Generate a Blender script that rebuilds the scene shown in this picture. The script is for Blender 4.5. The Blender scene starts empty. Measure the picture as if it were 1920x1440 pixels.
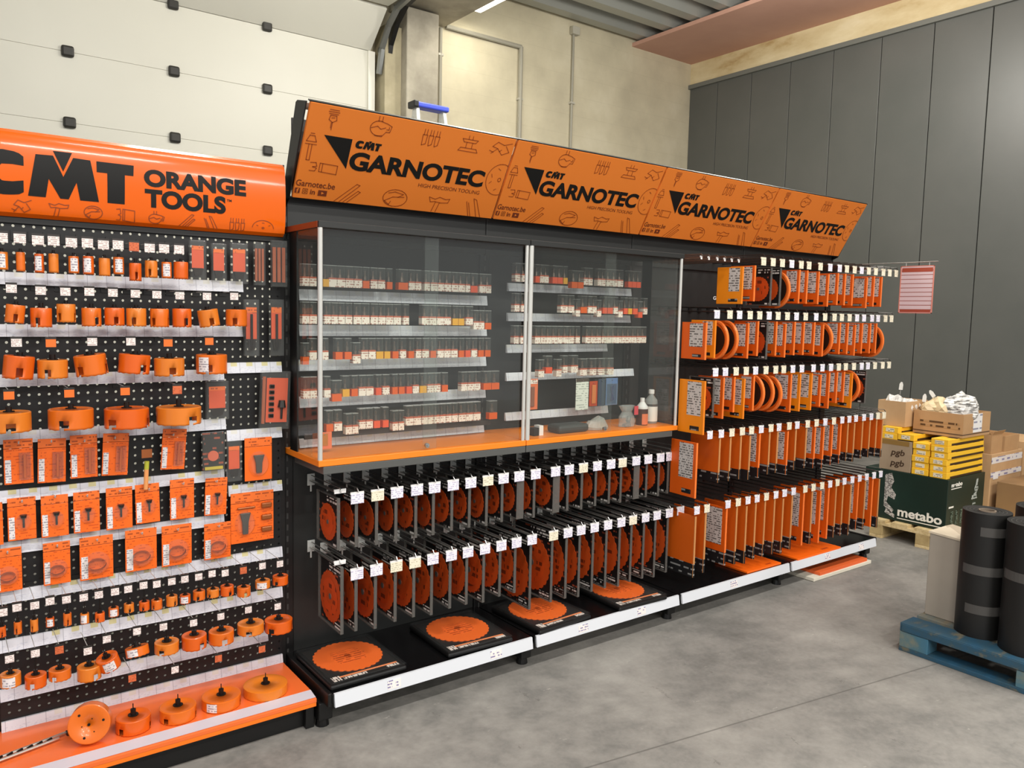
import bpy, bmesh, math, random
from mathutils import Matrix, Vector
from math import sin, cos, pi, radians
random.seed(7)
scene = bpy.context.scene
COL = scene.collection

CAMR = ((0.802915, -0.595697, 0.021731), (0.035956, 0.084788, 0.99575), (0.595008, 0.798722, -0.089497))
# ------------------------------------------------------------------ camera, world, lights, exposure
cam_d = bpy.data.cameras.new('camera'); cam_d.lens = 27.761; cam_d.sensor_width = 36.0
cam_d.clip_start = 0.05; cam_d.clip_end = 200
cam = bpy.data.objects.new('camera', cam_d); COL.objects.link(cam)
RV, UV, FV = CAMR
cam.matrix_world = Matrix(((RV[0], UV[0], -FV[0], -1.216905), (RV[1], UV[1], -FV[1], -2.765518), (RV[2], UV[2], -FV[2], 1.647414), (0, 0, 0, 1)))
scene.camera = cam
scene.view_settings.view_transform = 'Standard'
scene.view_settings.look = 'None'
scene.view_settings.gamma = 1.0
scene.view_settings.use_curve_mapping = False
scene.view_settings.exposure = 0.10
scene.cycles.transparent_max_bounces = 40
scene.cycles.max_bounces = 8
scene.cycles.use_denoising = True

world = bpy.data.worlds.new('hall'); scene.world = world; world.use_nodes = True
wb = world.node_tree.nodes['Background']
wb.inputs[0].default_value = (0.93, 0.96, 1.0, 1); wb.inputs[1].default_value = 0.55

def area(name, loc, size, size_y, power, color=(1, .96, .90), rot=(0, 0, 0)):
    l = bpy.data.lights.new(name, 'AREA'); l.shape = 'RECTANGLE'; l.size = size; l.size_y = size_y
    l.energy = power; l.color = color
    o = bpy.data.objects.new(name, l); o.location = loc; o.rotation_euler = rot; COL.objects.link(o)
    return o
# rows of linear ceiling luminaires over the aisle in front of the shelves
for i, (x, y, w) in enumerate([(-2.4, -2.2, 70), (0.4, -2.2, 70), (3.2, -2.2, 65), (5.8, -2.0, 60), (-3.0, -5.4, 150), (0.2, -5.4, 150), (3.4, -5.4, 150), (-1.5, -8.2, 180), (2.5, -8.2, 180)]):
    area('ceiling_light', (x, y, 4.75), 1.5, 0.16, w)
def bulb(name, loc, power, radius=.25, color=(1, .96, .88)):
    l = bpy.data.lights.new(name, 'POINT'); l.energy = power; l.shadow_soft_size = radius; l.color = color
    o = bpy.data.objects.new(name, l); o.location = loc; COL.objects.link(o)
# open lamps under the deck behind the shelves; they light the door, the cream wall and the ceiling
for x, y, w in [(-3.0, 1.9, 25), (0.2, 1.9, 115), (2.6, 2.2, 190), (5.4, 1.6, 190)]:
    bulb('hall_lamp', (x, y, 4.65), w)

# measured positions (metres): x along the shelf, z up
D = {'A': [0.184, 0.276, 0.367, 0.464, 0.552, 0.648, 0.742, 0.837, 0.925, 1.017, 1.116, 1.24, 1.328, 1.422, 1.517, 1.613, 1.696, 1.797, 1.888, 1.984, 2.058, 2.166],
 'Az': [0.872, 0.874, 0.867, 0.879, 0.876, 0.876, 0.871, 0.877, 0.878, 0.875, 0.872, 0.859, 0.86, 0.861, 0.863, 0.861, 0.861, 0.863, 0.857, 0.865, 0.861, 0.863],
 'B': [0.167, 0.255, 0.348, 0.438, 0.527, 0.622, 0.71, 0.803, 0.895, 0.983, 1.076, 1.209, 1.301, 1.388, 1.479, 1.572, 1.667, 1.753, 1.847, 1.936, 2.033, 2.124],
 'Bz': [0.576, 0.568, 0.57, 0.568, 0.564, 0.565, 0.562, 0.561, 0.559, 0.554, 0.539, 0.552, 0.557, 0.557, 0.557, 0.549, 0.566, 0.559, 0.56, 0.563, 0.561, 0.554],
 'C1': [2.535, 2.622, 2.709, 2.799, 2.892, 2.97, 3.088, 3.191, 3.294, 3.374, 3.462, 3.543, 3.627, 3.712, 3.805, 3.884, 3.968],
 'C1z': 1.963,
 'C2': [2.157, 2.264, 2.346, 2.438, 2.524, 2.61, 2.694, 2.783, 2.872, 2.964, 3.072, 3.166, 3.268, 3.349, 3.437, 3.523, 3.605, 3.702, 3.775, 3.868, 3.944],
 'C2z': 1.664,
 'C3': [2.166, 2.248, 2.339, 2.427, 2.511, 2.606, 2.698, 2.774, 2.864, 2.955, 3.074, 3.169, 3.262, 3.348, 3.427, 3.521, 3.612, 3.687, 3.774, 3.87, 3.951],
 'C3z': 1.356,
 'C4': [2.192, 2.288, 2.38, 2.472, 2.556, 2.646, 2.739, 2.817, 2.919, 3.0, 3.109, 3.204, 3.299, 3.396, 3.491, 3.574, 3.653, 3.751, 3.842, 3.926, 4.004],
 'C5': [2.112, 2.195, 2.375, 2.466, 2.555, 2.64, 2.729, 2.822, 2.908, 2.999, 3.122, 3.21, 3.305, 3.395, 3.479, 3.561, 3.655, 3.744, 3.832, 3.925, 4.011],
 'blis1': [(-0.373, 1.747, 0.06, 0.149, 'red'), (-0.295, 1.741, 0.056, 0.148, 'red'), (-0.217, 1.738, 0.066, 0.157, 'red'), (-0.137, 1.735, 0.044, 0.171, 'thin'), (-0.058, 1.732, 0.064, 0.186, 'thin'),
           (-0.171, 1.454, 0.059, 0.225, 'long'), (-0.069, 1.453, 0.058, 0.229, 'long')],
 'blis2': [(-0.307, 1.206, 0.086, 0.152, 'red'), (-0.083, 1.153, 0.122, 0.239, 'big'), (-0.324, 0.989, 0.086, 0.169, 'dark'), (-0.244, 0.955, 0.058, 0.163, 'red'), (-0.573, 0.98, 0.035, 0.176, 'stick')],
 'card5': [(-0.974, 1.026, 0.086, 0.156, ''), (-0.877, 1.02, 0.089, 0.159, ''), (-0.775, 1.026, 0.086, 0.146, ''), (-0.677, 1.024, 0.09, 0.152, ''), (-0.477, 1.026, 0.089, 0.146, ''), (-0.147, 0.948, 0.111, 0.175, 'bit')],
 'card6': [(-1.056, 0.821, 0.061, 0.149, ''), (-0.97, 0.829, 0.084, 0.15, ''), (-0.871, 0.825, 0.081, 0.158, ''), (-0.771, 0.826, 0.079, 0.148, ''), (-0.664, 0.822, 0.088, 0.157, ''), (-0.566, 0.831, 0.081, 0.142, ''),
           (-0.444, 0.829, 0.085, 0.152, ''), (-0.32, 0.827, 0.08, 0.149, ''), (-0.173, 0.697, 0.174, 0.206, 'set')],
 'card7': [(-1.017, 0.654, 0.084, 0.154, ''), (-0.869, 0.652, 0.082, 0.155, ''), (-0.743, 0.648, 0.109, 0.16, ''), (-0.593, 0.652, 0.11, 0.158, ''), (-0.466, 0.65, 0.106, 0.155, ''), (-0.313, 0.65, 0.103, 0.146, '')],
 'case': {1: [(0.021, 1.754, 0.029, 'W'), (0.052, 1.754, 0.029, 'W'), (0.108, 1.754, 0.016, 'Y'), (0.137, 1.754, 0.035, 'W'), (0.174, 1.754, 0.036, 'W'), (0.212, 1.754, 0.036, 'W'), (0.25, 1.754, 0.037, 'W'),
              (0.287, 1.754, 0.03, 'O'), (0.324, 1.754, 0.032, 'W'), (0.359, 1.754, 0.033, 'W'), (0.398, 1.754, 0.025, 'O'), (0.464, 1.754, 0.048, 'O'), (0.507, 1.754, 0.03, 'W'), (0.539, 1.754, 0.03, 'W'),
              (0.584, 1.754, 0.027, 'W'), (0.62, 1.754, 0.034, 'W'), (0.656, 1.754, 0.034, 'W'), (0.692, 1.754, 0.034, 'W'), (0.729, 1.754, 0.035, 'W'), (0.766, 1.754, 0.035, 'W'), (0.8, 1.754, 0.025, 'W'),
              (0.835, 1.754, 0.037, 'R'), (0.881, 1.754, 0.033, 'W'), (0.915, 1.754, 0.033, 'W')],
          2: [(0.021, 1.602, 0.03, 'W'), (0.053, 1.602, 0.03, 'W'), (0.114, 1.602, 0.029, 'W'), (0.145, 1.602, 0.029, 'W'), (0.176, 1.602, 0.029, 'W'), (0.208, 1.602, 0.03, 'W'), (0.248, 1.602, 0.035, 'W'),
              (0.285, 1.602, 0.036, 'W'), (0.326, 1.602, 0.034, 'W'), (0.362, 1.602, 0.034, 'W'), (0.399, 1.602, 0.035, 'W'), (0.436, 1.602, 0.035, 'W'), (0.48, 1.602, 0.028, 'W'), (0.577, 1.602, 0.036, 'W'),
              (0.615, 1.602, 0.036, 'W'), (0.654, 1.602, 0.037, 'W'), (0.692, 1.602, 0.037, 'W'), (0.735, 1.602, 0.03, 'Y'), (0.767, 1.602, 0.03, 'Y'), (0.812, 1.602, 0.039, 'W'), (0.85, 1.584, 0.029, 'W'),
              (0.881, 1.584, 0.029, 'W'), (0.918, 1.584, 0.035, 'O')],
          3: [(0.021, 1.437, 0.024, 'O'), (0.052, 1.455, 0.031, 'W'), (0.105, 1.455, 0.01, 'W'), (0.165, 1.455, 0.031, 'O'), (0.206, 1.455, 0.031, 'O'), (0.245, 1.437, 0.035, 'W'), (0.282, 1.455, 0.032, 'W'),
              (0.317, 1.455, 0.033, 'W'), (0.353, 1.455, 0.033, 'Y'), (0.389, 1.455, 0.028, 'Y'), (0.429, 1.455, 0.028, 'O'), (0.466, 1.455, 0.03, 'W'), (0.507, 1.455, 0.027, 'O'), (0.544, 1.455, 0.027, 'W'),
              (0.58, 1.455, 0.034, 'W'), (0.62, 1.455, 0.028, 'O'), (0.659, 1.455, 0.034, 'W'), (0.695, 1.455, 0.034, 'W'), (0.732, 1.455, 0.035, 'W'), (0.771, 1.455, 0.027, 'O'), (0.807, 1.455, 0.027, 'R'),
              (0.842, 1.455, 0.032, 'W'), (0.88, 1.455, 0.03, 'O'), (0.919, 1.455, 0.031, 'O')],
          4: [(0.023, 1.298, 0.028, 'W'), (0.053, 1.298, 0.029, 'W'), (0.114, 1.298, 0.028, 'W'), (0.156, 1.28, 0.043, 'O'), (0.197, 1.298, 0.031, 'Y'), (0.236, 1.298, 0.028, 'O'), (0.272, 1.298, 0.033, 'W'),
              (0.307, 1.298, 0.034, 'W'), (0.349, 1.298, 0.025, 'R'), (0.384, 1.298, 0.034, 'W'), (0.428, 1.298, 0.026, 'O'), (0.461, 1.298, 0.028, 'O'), (0.499, 1.298, 0.027, 'R'), (0.532, 1.298, 0.031, 'W'),
              (0.57, 1.298, 0.034, 'Y'), (0.608, 1.298, 0.033, 'W'), (0.643, 1.298, 0.034, 'W'), (0.684, 1.298, 0.031, 'O'), (0.789, 1.298, 0.034, 'W'), (0.826, 1.298, 0.035, 'W'), (0.862, 1.298, 0.035, 'W'),
              (0.92, 1.298, 0.044, 'O'), (0.967, 1.298, 0.045, 'O')],
          5: [(0.124, 1.155, 0.03, 'O'), (0.162, 1.155, 0.035, 'W'), (0.21, 1.137, 0.028, 'W'), (0.24, 1.137, 0.028, 'W'), (0.273, 1.155, 0.03, 'W'), (0.306, 1.155, 0.031, 'W'), (0.342, 1.155, 0.029, 'R'),
              (0.384, 1.155, 0.028, 'R'), (0.431, 1.137, 0.027, 'W'), (0.461, 1.137, 0.027, 'W'), (0.502, 1.155, 0.038, 'W'), (0.542, 1.155, 0.039, 'W'), (0.58, 1.155, 0.029, 'W'), (0.611, 1.155, 0.029, 'W'),
              (0.643, 1.155, 0.03, 'W'), (0.675, 1.155, 0.03, 'W'), (0.707, 1.155, 0.03, 'W'), (0.74, 1.155, 0.031, 'W'), (0.781, 1.155, 0.039, 'W'), (0.822, 1.155, 0.039, 'W'), (0.864, 1.155, 0.04, 'W'),
              (0.957, 1.155, 0.053, 'O')]},
 'caser': {1: [(1.208, 1.815, 0.023, 'R'), (1.237, 1.815, 0.026, 'W'), (1.265, 1.815, 0.026, 'W'), (1.319, 1.815, 0.032, 'R'), (1.353, 1.815, 0.032, 'R'), (1.388, 1.815, 0.027, 'Y'), (1.449, 1.797, 0.039, 'O'),
               (1.49, 1.797, 0.039, 'O'), (1.526, 1.815, 0.028, 'W'), (1.557, 1.815, 0.029, 'W'), (1.62, 1.815, 0.026, 'W'), (1.649, 1.815, 0.027, 'W'), (1.689, 1.815, 0.039, 'W'), (1.73, 1.815, 0.039, 'W'),
               (1.772, 1.815, 0.04, 'W'), (1.845, 1.815, 0.03, 'R'), (1.877, 1.815, 0.031, 'R'), (1.91, 1.815, 0.031, 'R')],
           2: [(1.384, 1.671, 0.046, 'W'), (1.431, 1.671, 0.039, 'W'), (1.477, 1.653, 0.028, 'W'), (1.517, 1.671, 0.042, 'O'), (1.56, 1.671, 0.029, 'W'), (1.591, 1.671, 0.029, 'W'), (1.625, 1.653, 0.029, 'W'),
               (1.665, 1.671, 0.03, 'R'), (1.703, 1.671, 0.036, 'R'), (1.744, 1.671, 0.031, 'W'), (1.78, 1.653, 0.031, 'W'), (1.818, 1.671, 0.028, 'R'), (1.851, 1.671, 0.028, 'Y'), (1.891, 1.671, 0.035, 'R'),
               (1.93, 1.653, 0.032, 'R'), (1.969, 1.671, 0.029, 'W')],
           3: [(1.217, 1.515, 0.034, 'W'), (1.253, 1.515, 0.034, 'W'), (1.289, 1.515, 0.034, 'W'), (1.325, 1.515, 0.035, 'W'), (1.362, 1.515, 0.035, 'W'), (1.4, 1.515, 0.036, 'W'), (1.438, 1.515, 0.036, 'W'),
               (1.481, 1.515, 0.031, 'W'), (1.552, 1.515, 0.035, 'W'), (1.589, 1.515, 0.035, 'W'), (1.626, 1.515, 0.035, 'W'), (1.666, 1.515, 0.034, 'W'), (1.702, 1.515, 0.034, 'W'), (1.738, 1.515, 0.035, 'W'),
               (1.775, 1.515, 0.035, 'W'), (1.812, 1.515, 0.035, 'W'), (1.849, 1.515, 0.036, 'W'), (1.887, 1.515, 0.036, 'W'), (1.926, 1.515, 0.037, 'W'), (1.964, 1.515, 0.037, 'W')],
           4: [(1.246, 1.347, 0.037, 'W'), (1.295, 1.365, 0.042, 'R'), (1.361, 1.347, 0.033, 'W'), (1.402, 1.365, 0.03, 'W'), (1.465, 1.365, 0.053, 'W'), (1.528, 1.347, 0.051, 'W'), (1.593, 1.347, 0.052, 'W'),
               (1.653, 1.347, 0.047, 'W'), (1.719, 1.347, 0.057, 'W')]},
 'disc': [-0.798, 0.24, 0.241],
 'rods': [[-0.838, 0.315, 0.16], [-0.893, 0.303, 0.16], [-1.063, 0.272, 0.16], [-1.066, 0.236, 0.16]],
 'row1': [(-1.005, 0.325, 1.752, 0.017, 0.058, 's'), (-0.953, 0.325, 1.749, 0.013, 0.063, ''), (-0.9, 0.325, 1.747, 0.014, 0.063, 's'), (-0.858, 0.325, 1.749, 0.015, 0.064, ''), (-0.798, 0.325, 1.75, 0.016, 0.058, 's'),
          (-0.753, 0.325, 1.748, 0.017, 0.063, 's'), (-0.703, 0.325, 1.745, 0.018, 0.062, ''), (-0.658, 0.325, 1.753, 0.017, 0.06, 's'), (-0.604, 0.325, 1.732, 0.02, 0.063, ''), (-0.551, 0.325, 1.746, 0.021, 0.061, ''),
          (-0.499, 0.325, 1.746, 0.017, 0.059, 's'), (-0.449, 0.325, 1.745, 0.025, 0.063, '')],
 'row10': [(-0.654, 0.27, 0.174, 0.06, 0.044, ''), (-0.506, 0.27, 0.177, 0.065, 0.038, ''), (-0.349, 0.27, 0.173, 0.073, 0.031, 's'), (-0.176, 0.27, 0.175, 0.086, 0.021, '')],
 'row2': [(-0.977, 0.325, 1.578, 0.028, 0.061, ''), (-0.899, 0.325, 1.565, 0.032, 0.065, ''), (-0.825, 0.325, 1.582, 0.029, 0.063, ''), (-0.748, 0.325, 1.569, 0.031, 0.064, ''), (-0.675, 0.325, 1.572, 0.032, 0.063, ''),
          (-0.604, 0.325, 1.57, 0.033, 0.065, ''), (-0.526, 0.325, 1.568, 0.032, 0.067, ''), (-0.448, 0.325, 1.568, 0.033, 0.069, ''), (-0.347, 0.325, 1.572, 0.037, 0.064, ''), (-0.248, 0.325, 1.573, 0.039, 0.065, '')],
 'row3': [(-0.973, 0.325, 1.393, 0.045, 0.077, ''), (-0.87, 0.325, 1.392, 0.046, 0.063, ''), (-0.749, 0.325, 1.399, 0.051, 0.072, ''), (-0.617, 0.325, 1.401, 0.052, 0.069, ''), (-0.495, 0.325, 1.389, 0.052, 0.065, ''),
          (-0.343, 0.325, 1.393, 0.056, 0.073, 's')],
 'row4': [(-1.002, 0.31, 1.22, 0.064, 0.065, ''), (-0.821, 0.31, 1.218, 0.07, 0.068, ''), (-0.645, 0.31, 1.209, 0.073, 0.07, ''), (-0.468, 0.31, 1.211, 0.078, 0.064, '')],
 'row8': [(-1.044, 0.31, 0.524, 0.007, 0.037, ''), (-0.998, 0.31, 0.524, 0.011, 0.043, ''), (-0.95, 0.31, 0.522, 0.012, 0.043, ''), (-0.903, 0.31, 0.528, 0.013, 0.033, 's'), (-0.85, 0.31, 0.521, 0.013, 0.044, ''),
          (-0.796, 0.31, 0.516, 0.014, 0.037, 's'), (-0.748, 0.31, 0.512, 0.016, 0.033, ''), (-0.703, 0.31, 0.522, 0.017, 0.033, 's'), (-0.652, 0.31, 0.527, 0.017, 0.03, ''), (-0.6, 0.31, 0.523, 0.018, 0.033, ''),
          (-0.557, 0.31, 0.518, 0.019, 0.036, ''), (-0.504, 0.31, 0.52, 0.02, 0.039, ''), (-0.456, 0.31, 0.52, 0.019, 0.033, 's'), (-0.405, 0.31, 0.524, 0.022, 0.035, ''), (-0.353, 0.31, 0.524, 0.023, 0.032, ''),
          (-0.299, 0.31, 0.52, 0.025, 0.038, ''), (-0.234, 0.31, 0.504, 0.026, 0.037, ''), (-0.158, 0.31, 0.522, 0.029, 0.032, 's'), (-0.085, 0.31, 0.523, 0.031, 0.036, '')],
 'row9': [(-1.025, 0.3, 0.353, 0.031, 0.043, 's'), (-0.952, 0.3, 0.33, 0.033, 0.043, ''), (-0.879, 0.3, 0.339, 0.035, 0.036, ''), (-0.788, 0.3, 0.314, 0.039, 0.049, ''), (-0.719, 0.3, 0.339, 0.037, 0.046, 's'),
          (-0.627, 0.3, 0.359, 0.04, 0.022, 's'), (-0.527, 0.3, 0.349, 0.043, 0.041, ''), (-0.428, 0.3, 0.342, 0.045, 0.051, ''), (-0.326, 0.3, 0.339, 0.047, 0.048, ''), (-0.211, 0.3, 0.352, 0.051, 0.04, ''),
          (-0.097, 0.3, 0.334, 0.055, 0.048, '')],
 'tag1': [(-1.007, 1.85), (-0.957, 1.851), (-0.906, 1.849), (-0.861, 1.85), (-0.809, 1.848), (-0.761, 1.85), (-0.712, 1.847), (-0.666, 1.85), (-0.615, 1.847), (-0.564, 1.846), (-0.516, 1.847), (-0.465, 1.847)],
 'tag10': [(-0.655, 0.283), (-0.508, 0.276), (-0.349, 0.28), (-0.179, 0.276)],
 'tag2': [(-0.985, 1.686), (-0.903, 1.682), (-0.831, 1.681), (-0.759, 1.683), (-0.686, 1.682), (-0.614, 1.681), (-0.543, 1.68), (-0.465, 1.679), (-0.369, 1.679), (-0.269, 1.682)],
 'tag3': [(-0.976, 1.51), (-0.878, 1.508), (-0.754, 1.512), (-0.632, 1.512), (-0.508, 1.507), (-0.363, 1.512)],
 'tag4': [(-1.002, 1.337), (-0.828, 1.336), (-0.654, 1.336), (-0.479, 1.336)],
 'tag8': [(-1.042, 0.618), (-1.002, 0.626), (-0.951, 0.623), (-0.906, 0.628), (-0.857, 0.624), (-0.804, 0.621), (-0.757, 0.621), (-0.705, 0.622), (-0.662, 0.623), (-0.611, 0.627), (-0.566, 0.623), (-0.514, 0.623), (-0.468, 0.623),
          (-0.418, 0.623), (-0.369, 0.626), (-0.32, 0.62), (-0.25, 0.618), (-0.175, 0.622), (-0.104, 0.618)],
 'tag9': [(-1.028, 0.455), (-0.954, 0.456), (-0.883, 0.451), (-0.796, 0.425), (-0.735, 0.454), (-0.636, 0.46), (-0.546, 0.457), (-0.439, 0.448), (-0.338, 0.451), (-0.232, 0.455), (-0.114, 0.444)]}
# ------------------------------------------------------------------ materials
def lin(h):
    h = h.lstrip('#'); out = []
    for i in (0, 2, 4):
        c = int(h[i:i+2], 16) / 255
        out.append(c / 12.92 if c <= .04045 else ((c + .055) / 1.055) ** 2.4)
    return (*out, 1)
MATS = {}
def mat(name, hexc, rough=.5, metal=0., spec=.5, coat=0.):
    if name in MATS: return MATS[name]
    m = bpy.data.materials.new(name); m.use_nodes = True; b = m.node_tree.nodes['Principled BSDF']
    b.inputs['Base Color'].default_value = lin(hexc); b.inputs['Roughness'].default_value = rough
    b.inputs['Metallic'].default_value = metal; b.inputs['Specular IOR Level'].default_value = spec
    b.inputs['Coat Weight'].default_value = coat; b.inputs['Coat Roughness'].default_value = .08
    m['hex'] = hexc; MATS[name] = m
    return m
class NT:                                     # tiny node helper
    def __init__(s, m): s.m = m; s.t = m.node_tree; s.b = s.t.nodes['Principled BSDF']
    def n(s, typ, **kw):
        nd = s.t.nodes.new(typ)
        for k, v in kw.items(): setattr(nd, k, v)
        return nd
    def l(s, a, b): s.t.links.new(a, b)
    def math(s, op, a, b=None, c=None):
        nd = s.n('ShaderNodeMath', operation=op)
        for i, v in enumerate((a, b, c)):
            if v is None: continue
            if isinstance(v, (int, float)): nd.inputs[i].default_value = v
            else: s.l(v, nd.inputs[i])
        return nd.outputs[0]
    def obj(s):
        tc = s.n('ShaderNodeTexCoord'); sp = s.n('ShaderNodeSeparateXYZ'); s.l(tc.outputs['Object'], sp.inputs[0])
        return tc.outputs['Object'], sp.outputs
    def mix(s, fac, a, b):
        nd = s.n('ShaderNodeMix', data_type='RGBA')
        if isinstance(fac, (int, float)): nd.inputs[0].default_value = fac
        else: s.l(fac, nd.inputs[0])
        for i, v in ((6, a), (7, b)):
            if isinstance(v, str): nd.inputs[i].default_value = lin(v)
            else: s.l(v, nd.inputs[i])
        return nd.outputs[2]
    def noise(s, vec, scale, detail=3, rough=.55, sc3=None):
        if sc3:
            mp = s.n('ShaderNodeMapping'); mp.inputs['Scale'].default_value = sc3; s.l(vec, mp.inputs[0]); vec = mp.outputs[0]
        nd = s.n('ShaderNodeTexNoise'); s.l(vec, nd.inputs['Vector']); nd.inputs['Scale'].default_value = scale
        nd.inputs['Detail'].default_value = detail; nd.inputs['Roughness'].default_value = rough
        return nd.outputs['Fac']
    def ramp(s, fac, stops):
        nd = s.n('ShaderNodeValToRGB'); s.l(fac, nd.inputs[0]); e = nd.color_ramp.elements
        while len(e) < len(stops): e.new(.5)
        for el, (p, c) in zip(e, stops): el.position = p; el.color = lin(c) if isinstance(c, str) else (c, c, c, 1)
        return nd.outputs[0]
def noisy(name, stops, scale=4, rough=.6, detail=5, sc3=None, bump=0., spec=.5, metal=0.):
    if name in MATS: return MATS[name]
    m = mat(name, '808080', rough, metal, spec); N = NT(m); v, _ = N.obj()
    f = N.noise(v, scale, detail, .6, sc3); N.l(N.ramp(f, stops), N.b.inputs['Base Color'])
    if bump:
        bp = N.n('ShaderNodeBump'); bp.inputs['Strength'].default_value = bump; bp.inputs['Distance'].default_value = .01
        N.l(f, bp.inputs['Height']); N.l(bp.outputs[0], N.b.inputs['Normal'])
    return m
def printed(name, base, ink, ax_line, ax_word, pitch, fill=.55, word=60, thr=.5, rough=.5, band=None):
    """paper or card with rows of small illegible print"""
    if name in MATS: return MATS[name]
    m = mat(name, base, rough); N = NT(m); v, s = N.obj()
    ln = N.math('LESS_THAN', N.math('FRACT', N.math('DIVIDE', s[ax_line], pitch)), fill)
    row = N.math('FLOOR', N.math('DIVIDE', s[ax_line], pitch))
    cb = N.n('ShaderNodeCombineXYZ'); N.l(s[ax_word], cb.inputs[0]); N.l(N.math('MULTIPLY', row, 3.17), cb.inputs[1])
    oi = N.n('ShaderNodeObjectInfo'); N.l(N.math('MULTIPLY', oi.outputs['Random'], 40), cb.inputs[2])
    w = N.noise(cb.outputs[0], word, 2)
    k = N.math('MULTIPLY', ln, N.math('GREATER_THAN', w, thr))
    if band:
        k = N.math('MULTIPLY', k, N.math('MULTIPLY', N.math('GREATER_THAN', s[ax_line], band[0]), N.math('LESS_THAN', s[ax_line], band[1])))
    N.l(N.mix(k, base, ink), N.b.inputs['Base Color'])
    return m
def clear(name, tint='ffffff', gloss=.06, haze=0., ior=1.45):
    """thin clear plastic / glass: straight see-through plus a fresnel reflection and a little milkiness"""
    if name in MATS: return MATS[name]
    m = bpy.data.materials.new(name); m.use_nodes = True; t = m.node_tree; t.nodes.clear()
    out = t.nodes.new('ShaderNodeOutputMaterial'); tr = t.nodes.new('ShaderNodeBsdfTransparent'); tr.inputs[0].default_value = lin(tint)
    df = t.nodes.new('ShaderNodeBsdfDiffuse'); df.inputs[0].default_value = lin('dfe3e2')
    gl = t.nodes.new('ShaderNodeBsdfGlossy'); gl.inputs['Roughness'].default_value = gloss
    fr = t.nodes.new('ShaderNodeFresnel'); fr.inputs[0].default_value = ior
    a = t.nodes.new('ShaderNodeMixShader'); a.inputs[0].default_value = haze
    b = t.nodes.new('ShaderNodeMixShader')
    t.links.new(tr.outputs[0], a.inputs[1]); t.links.new(df.outputs[0], a.inputs[2])
    ge = t.nodes.new('ShaderNodeNewGeometry'); k = t.nodes.new('ShaderNodeMath'); k.operation = 'SUBTRACT'; k.inputs[0].default_value = 1; t.links.new(ge.outputs['Backfacing'], k.inputs[1])
    q = t.nodes.new('ShaderNodeMath'); q.operation = 'MULTIPLY'; t.links.new(fr.outputs[0], q.inputs[0]); t.links.new(k.outputs[0], q.inputs[1])   # only where light enters the pane
    t.links.new(q.outputs[0], b.inputs[0]); t.links.new(a.outputs[0], b.inputs[1]); t.links.new(gl.outputs[0], b.inputs[2])
    t.links.new(b.outputs[0], out.inputs[0]); MATS[name] = m
    return m

BLACK = mat('black_powder_coat', '0d0d0d', .45)
BLACKG = mat('black_gloss', '0d0d0e', .22)
CHAR = mat('charcoal_panel', '222322', .5)
WHITE = mat('white_card', 'e9e7e6', .5)
STEEL = mat('zinc_steel', 'b9b9b7', .3, .9)
DARKW = mat('dark_wire', '4a4644', .35, .8)
DTOOL = mat('dark_tool_steel', '241d1a', .4, .5)
SILV = mat('anodised_aluminium', 'd4d4cf', .35, .35)
OR_SIGN = mat('orange_gloss_sign', 'e46204', .26, 0, .25, .3)
OR_HEAD = mat('orange_matt_sign', 'dd7a2c', .5, 0, .3)
OR_BASE = mat('orange_enamel', 'f07032', .28, 0, .5, .2)
OR_EDGE = mat('orange_edging', 'f2851f', .4)
OR_CUP = mat('orange_lacquer', 'e06c18', .32, 0, .5, .2)
OR_CUP2 = mat('deep_orange_lacquer', 'de5f10', .32, 0, .5, .2)
OR_CUP3 = mat('light_orange_lacquer', 'e07c24', .32, 0, .5, .2)
OR_CARD = mat('orange_card', 'f86a10', .42)
OR_PACK = mat('orange_sleeve', 'db5a0c', .45)  # includes the shade on the side faces; front edges use a lighter orange
YO_PACK = mat('amber_sleeve', 'ee8a10', .45)
OR_BLADE = mat('orange_blade', 'c94d1a', .4)  # cabinet shade on the hanging blades is put into this orange
OR_RIM = mat('orange_rim', 'f87c34', .4)
RED_INS = mat('red_orange_insert', 'dc5428', .45)
YEL = mat('yellow_label', 'e0a22a', .5)
REDL = mat('red_label', 'e2552f', .5)
INK = mat('black_print', '121110', .5, 0, .25)
BROWN_LINE = mat('brown_line_print', '8f3d0c', .5)
BROWN_INK = mat('brown_print', '6b2c10', .5)
CLEAR = clear('clear_plastic', 'f8f8f6', .12, .04, 1.22)
CLEARB = clear('clear_clamshell', 'f8f8f6', .12, .05, 1.3)
MILKY = clear('milky_edge', 'c9c9c5', .2, .30, 1.3)
node_ = [n for n in MILKY.node_tree.nodes if n.type == 'BSDF_DIFFUSE'][0]; node_.inputs[0].default_value = (.30, .28, .26, 1)
GLASS = clear('cabinet_glass', 'fafcfa', .015, .02, 1.5)  # slight diffuse haze stands in for room reflections on the panes
TAG_W = printed('white_price_tag', 'eeeaf2', 'bab4cf', 2, 0, .0085, .5, 120, .5)
TAG_C = printed('cream_price_tag', 'efe6cf', 'c6bda4', 2, 0, .0085, .5, 120, .52)
TAG_P = printed('pale_price_tag', 'efe2de', 'b59d98', 2, 0, .006, .5, 160, .48)
TAG_O = mat('orange_price_tag', 'ee6f22', .5)
TAG_R = printed('brick_price_tag', 'd0683c', 'b04e2a', 2, 0, .006, .5, 160, .5)
LBL = printed('grey_product_label', 'c9c2bd', '65605c', 2, 1, .013, .5, 70, .5)
STK = printed('white_sticker', 'e6e0e0', 'a09aa2', 2, 0, .009, .5, 140, .5)
MINI = printed('small_white_label', 'ece0d4', 'b3877a', 2, 0, .011, .45, 110, .52)
BRAND = printed('black_brand_panel', '18181a', '8a8a88', 2, 1, .03, .3, 30, .5)
BACKC = printed('black_print_card', '161414', 'a0492c', 2, 1, .03, .3, 28, .56)
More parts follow.
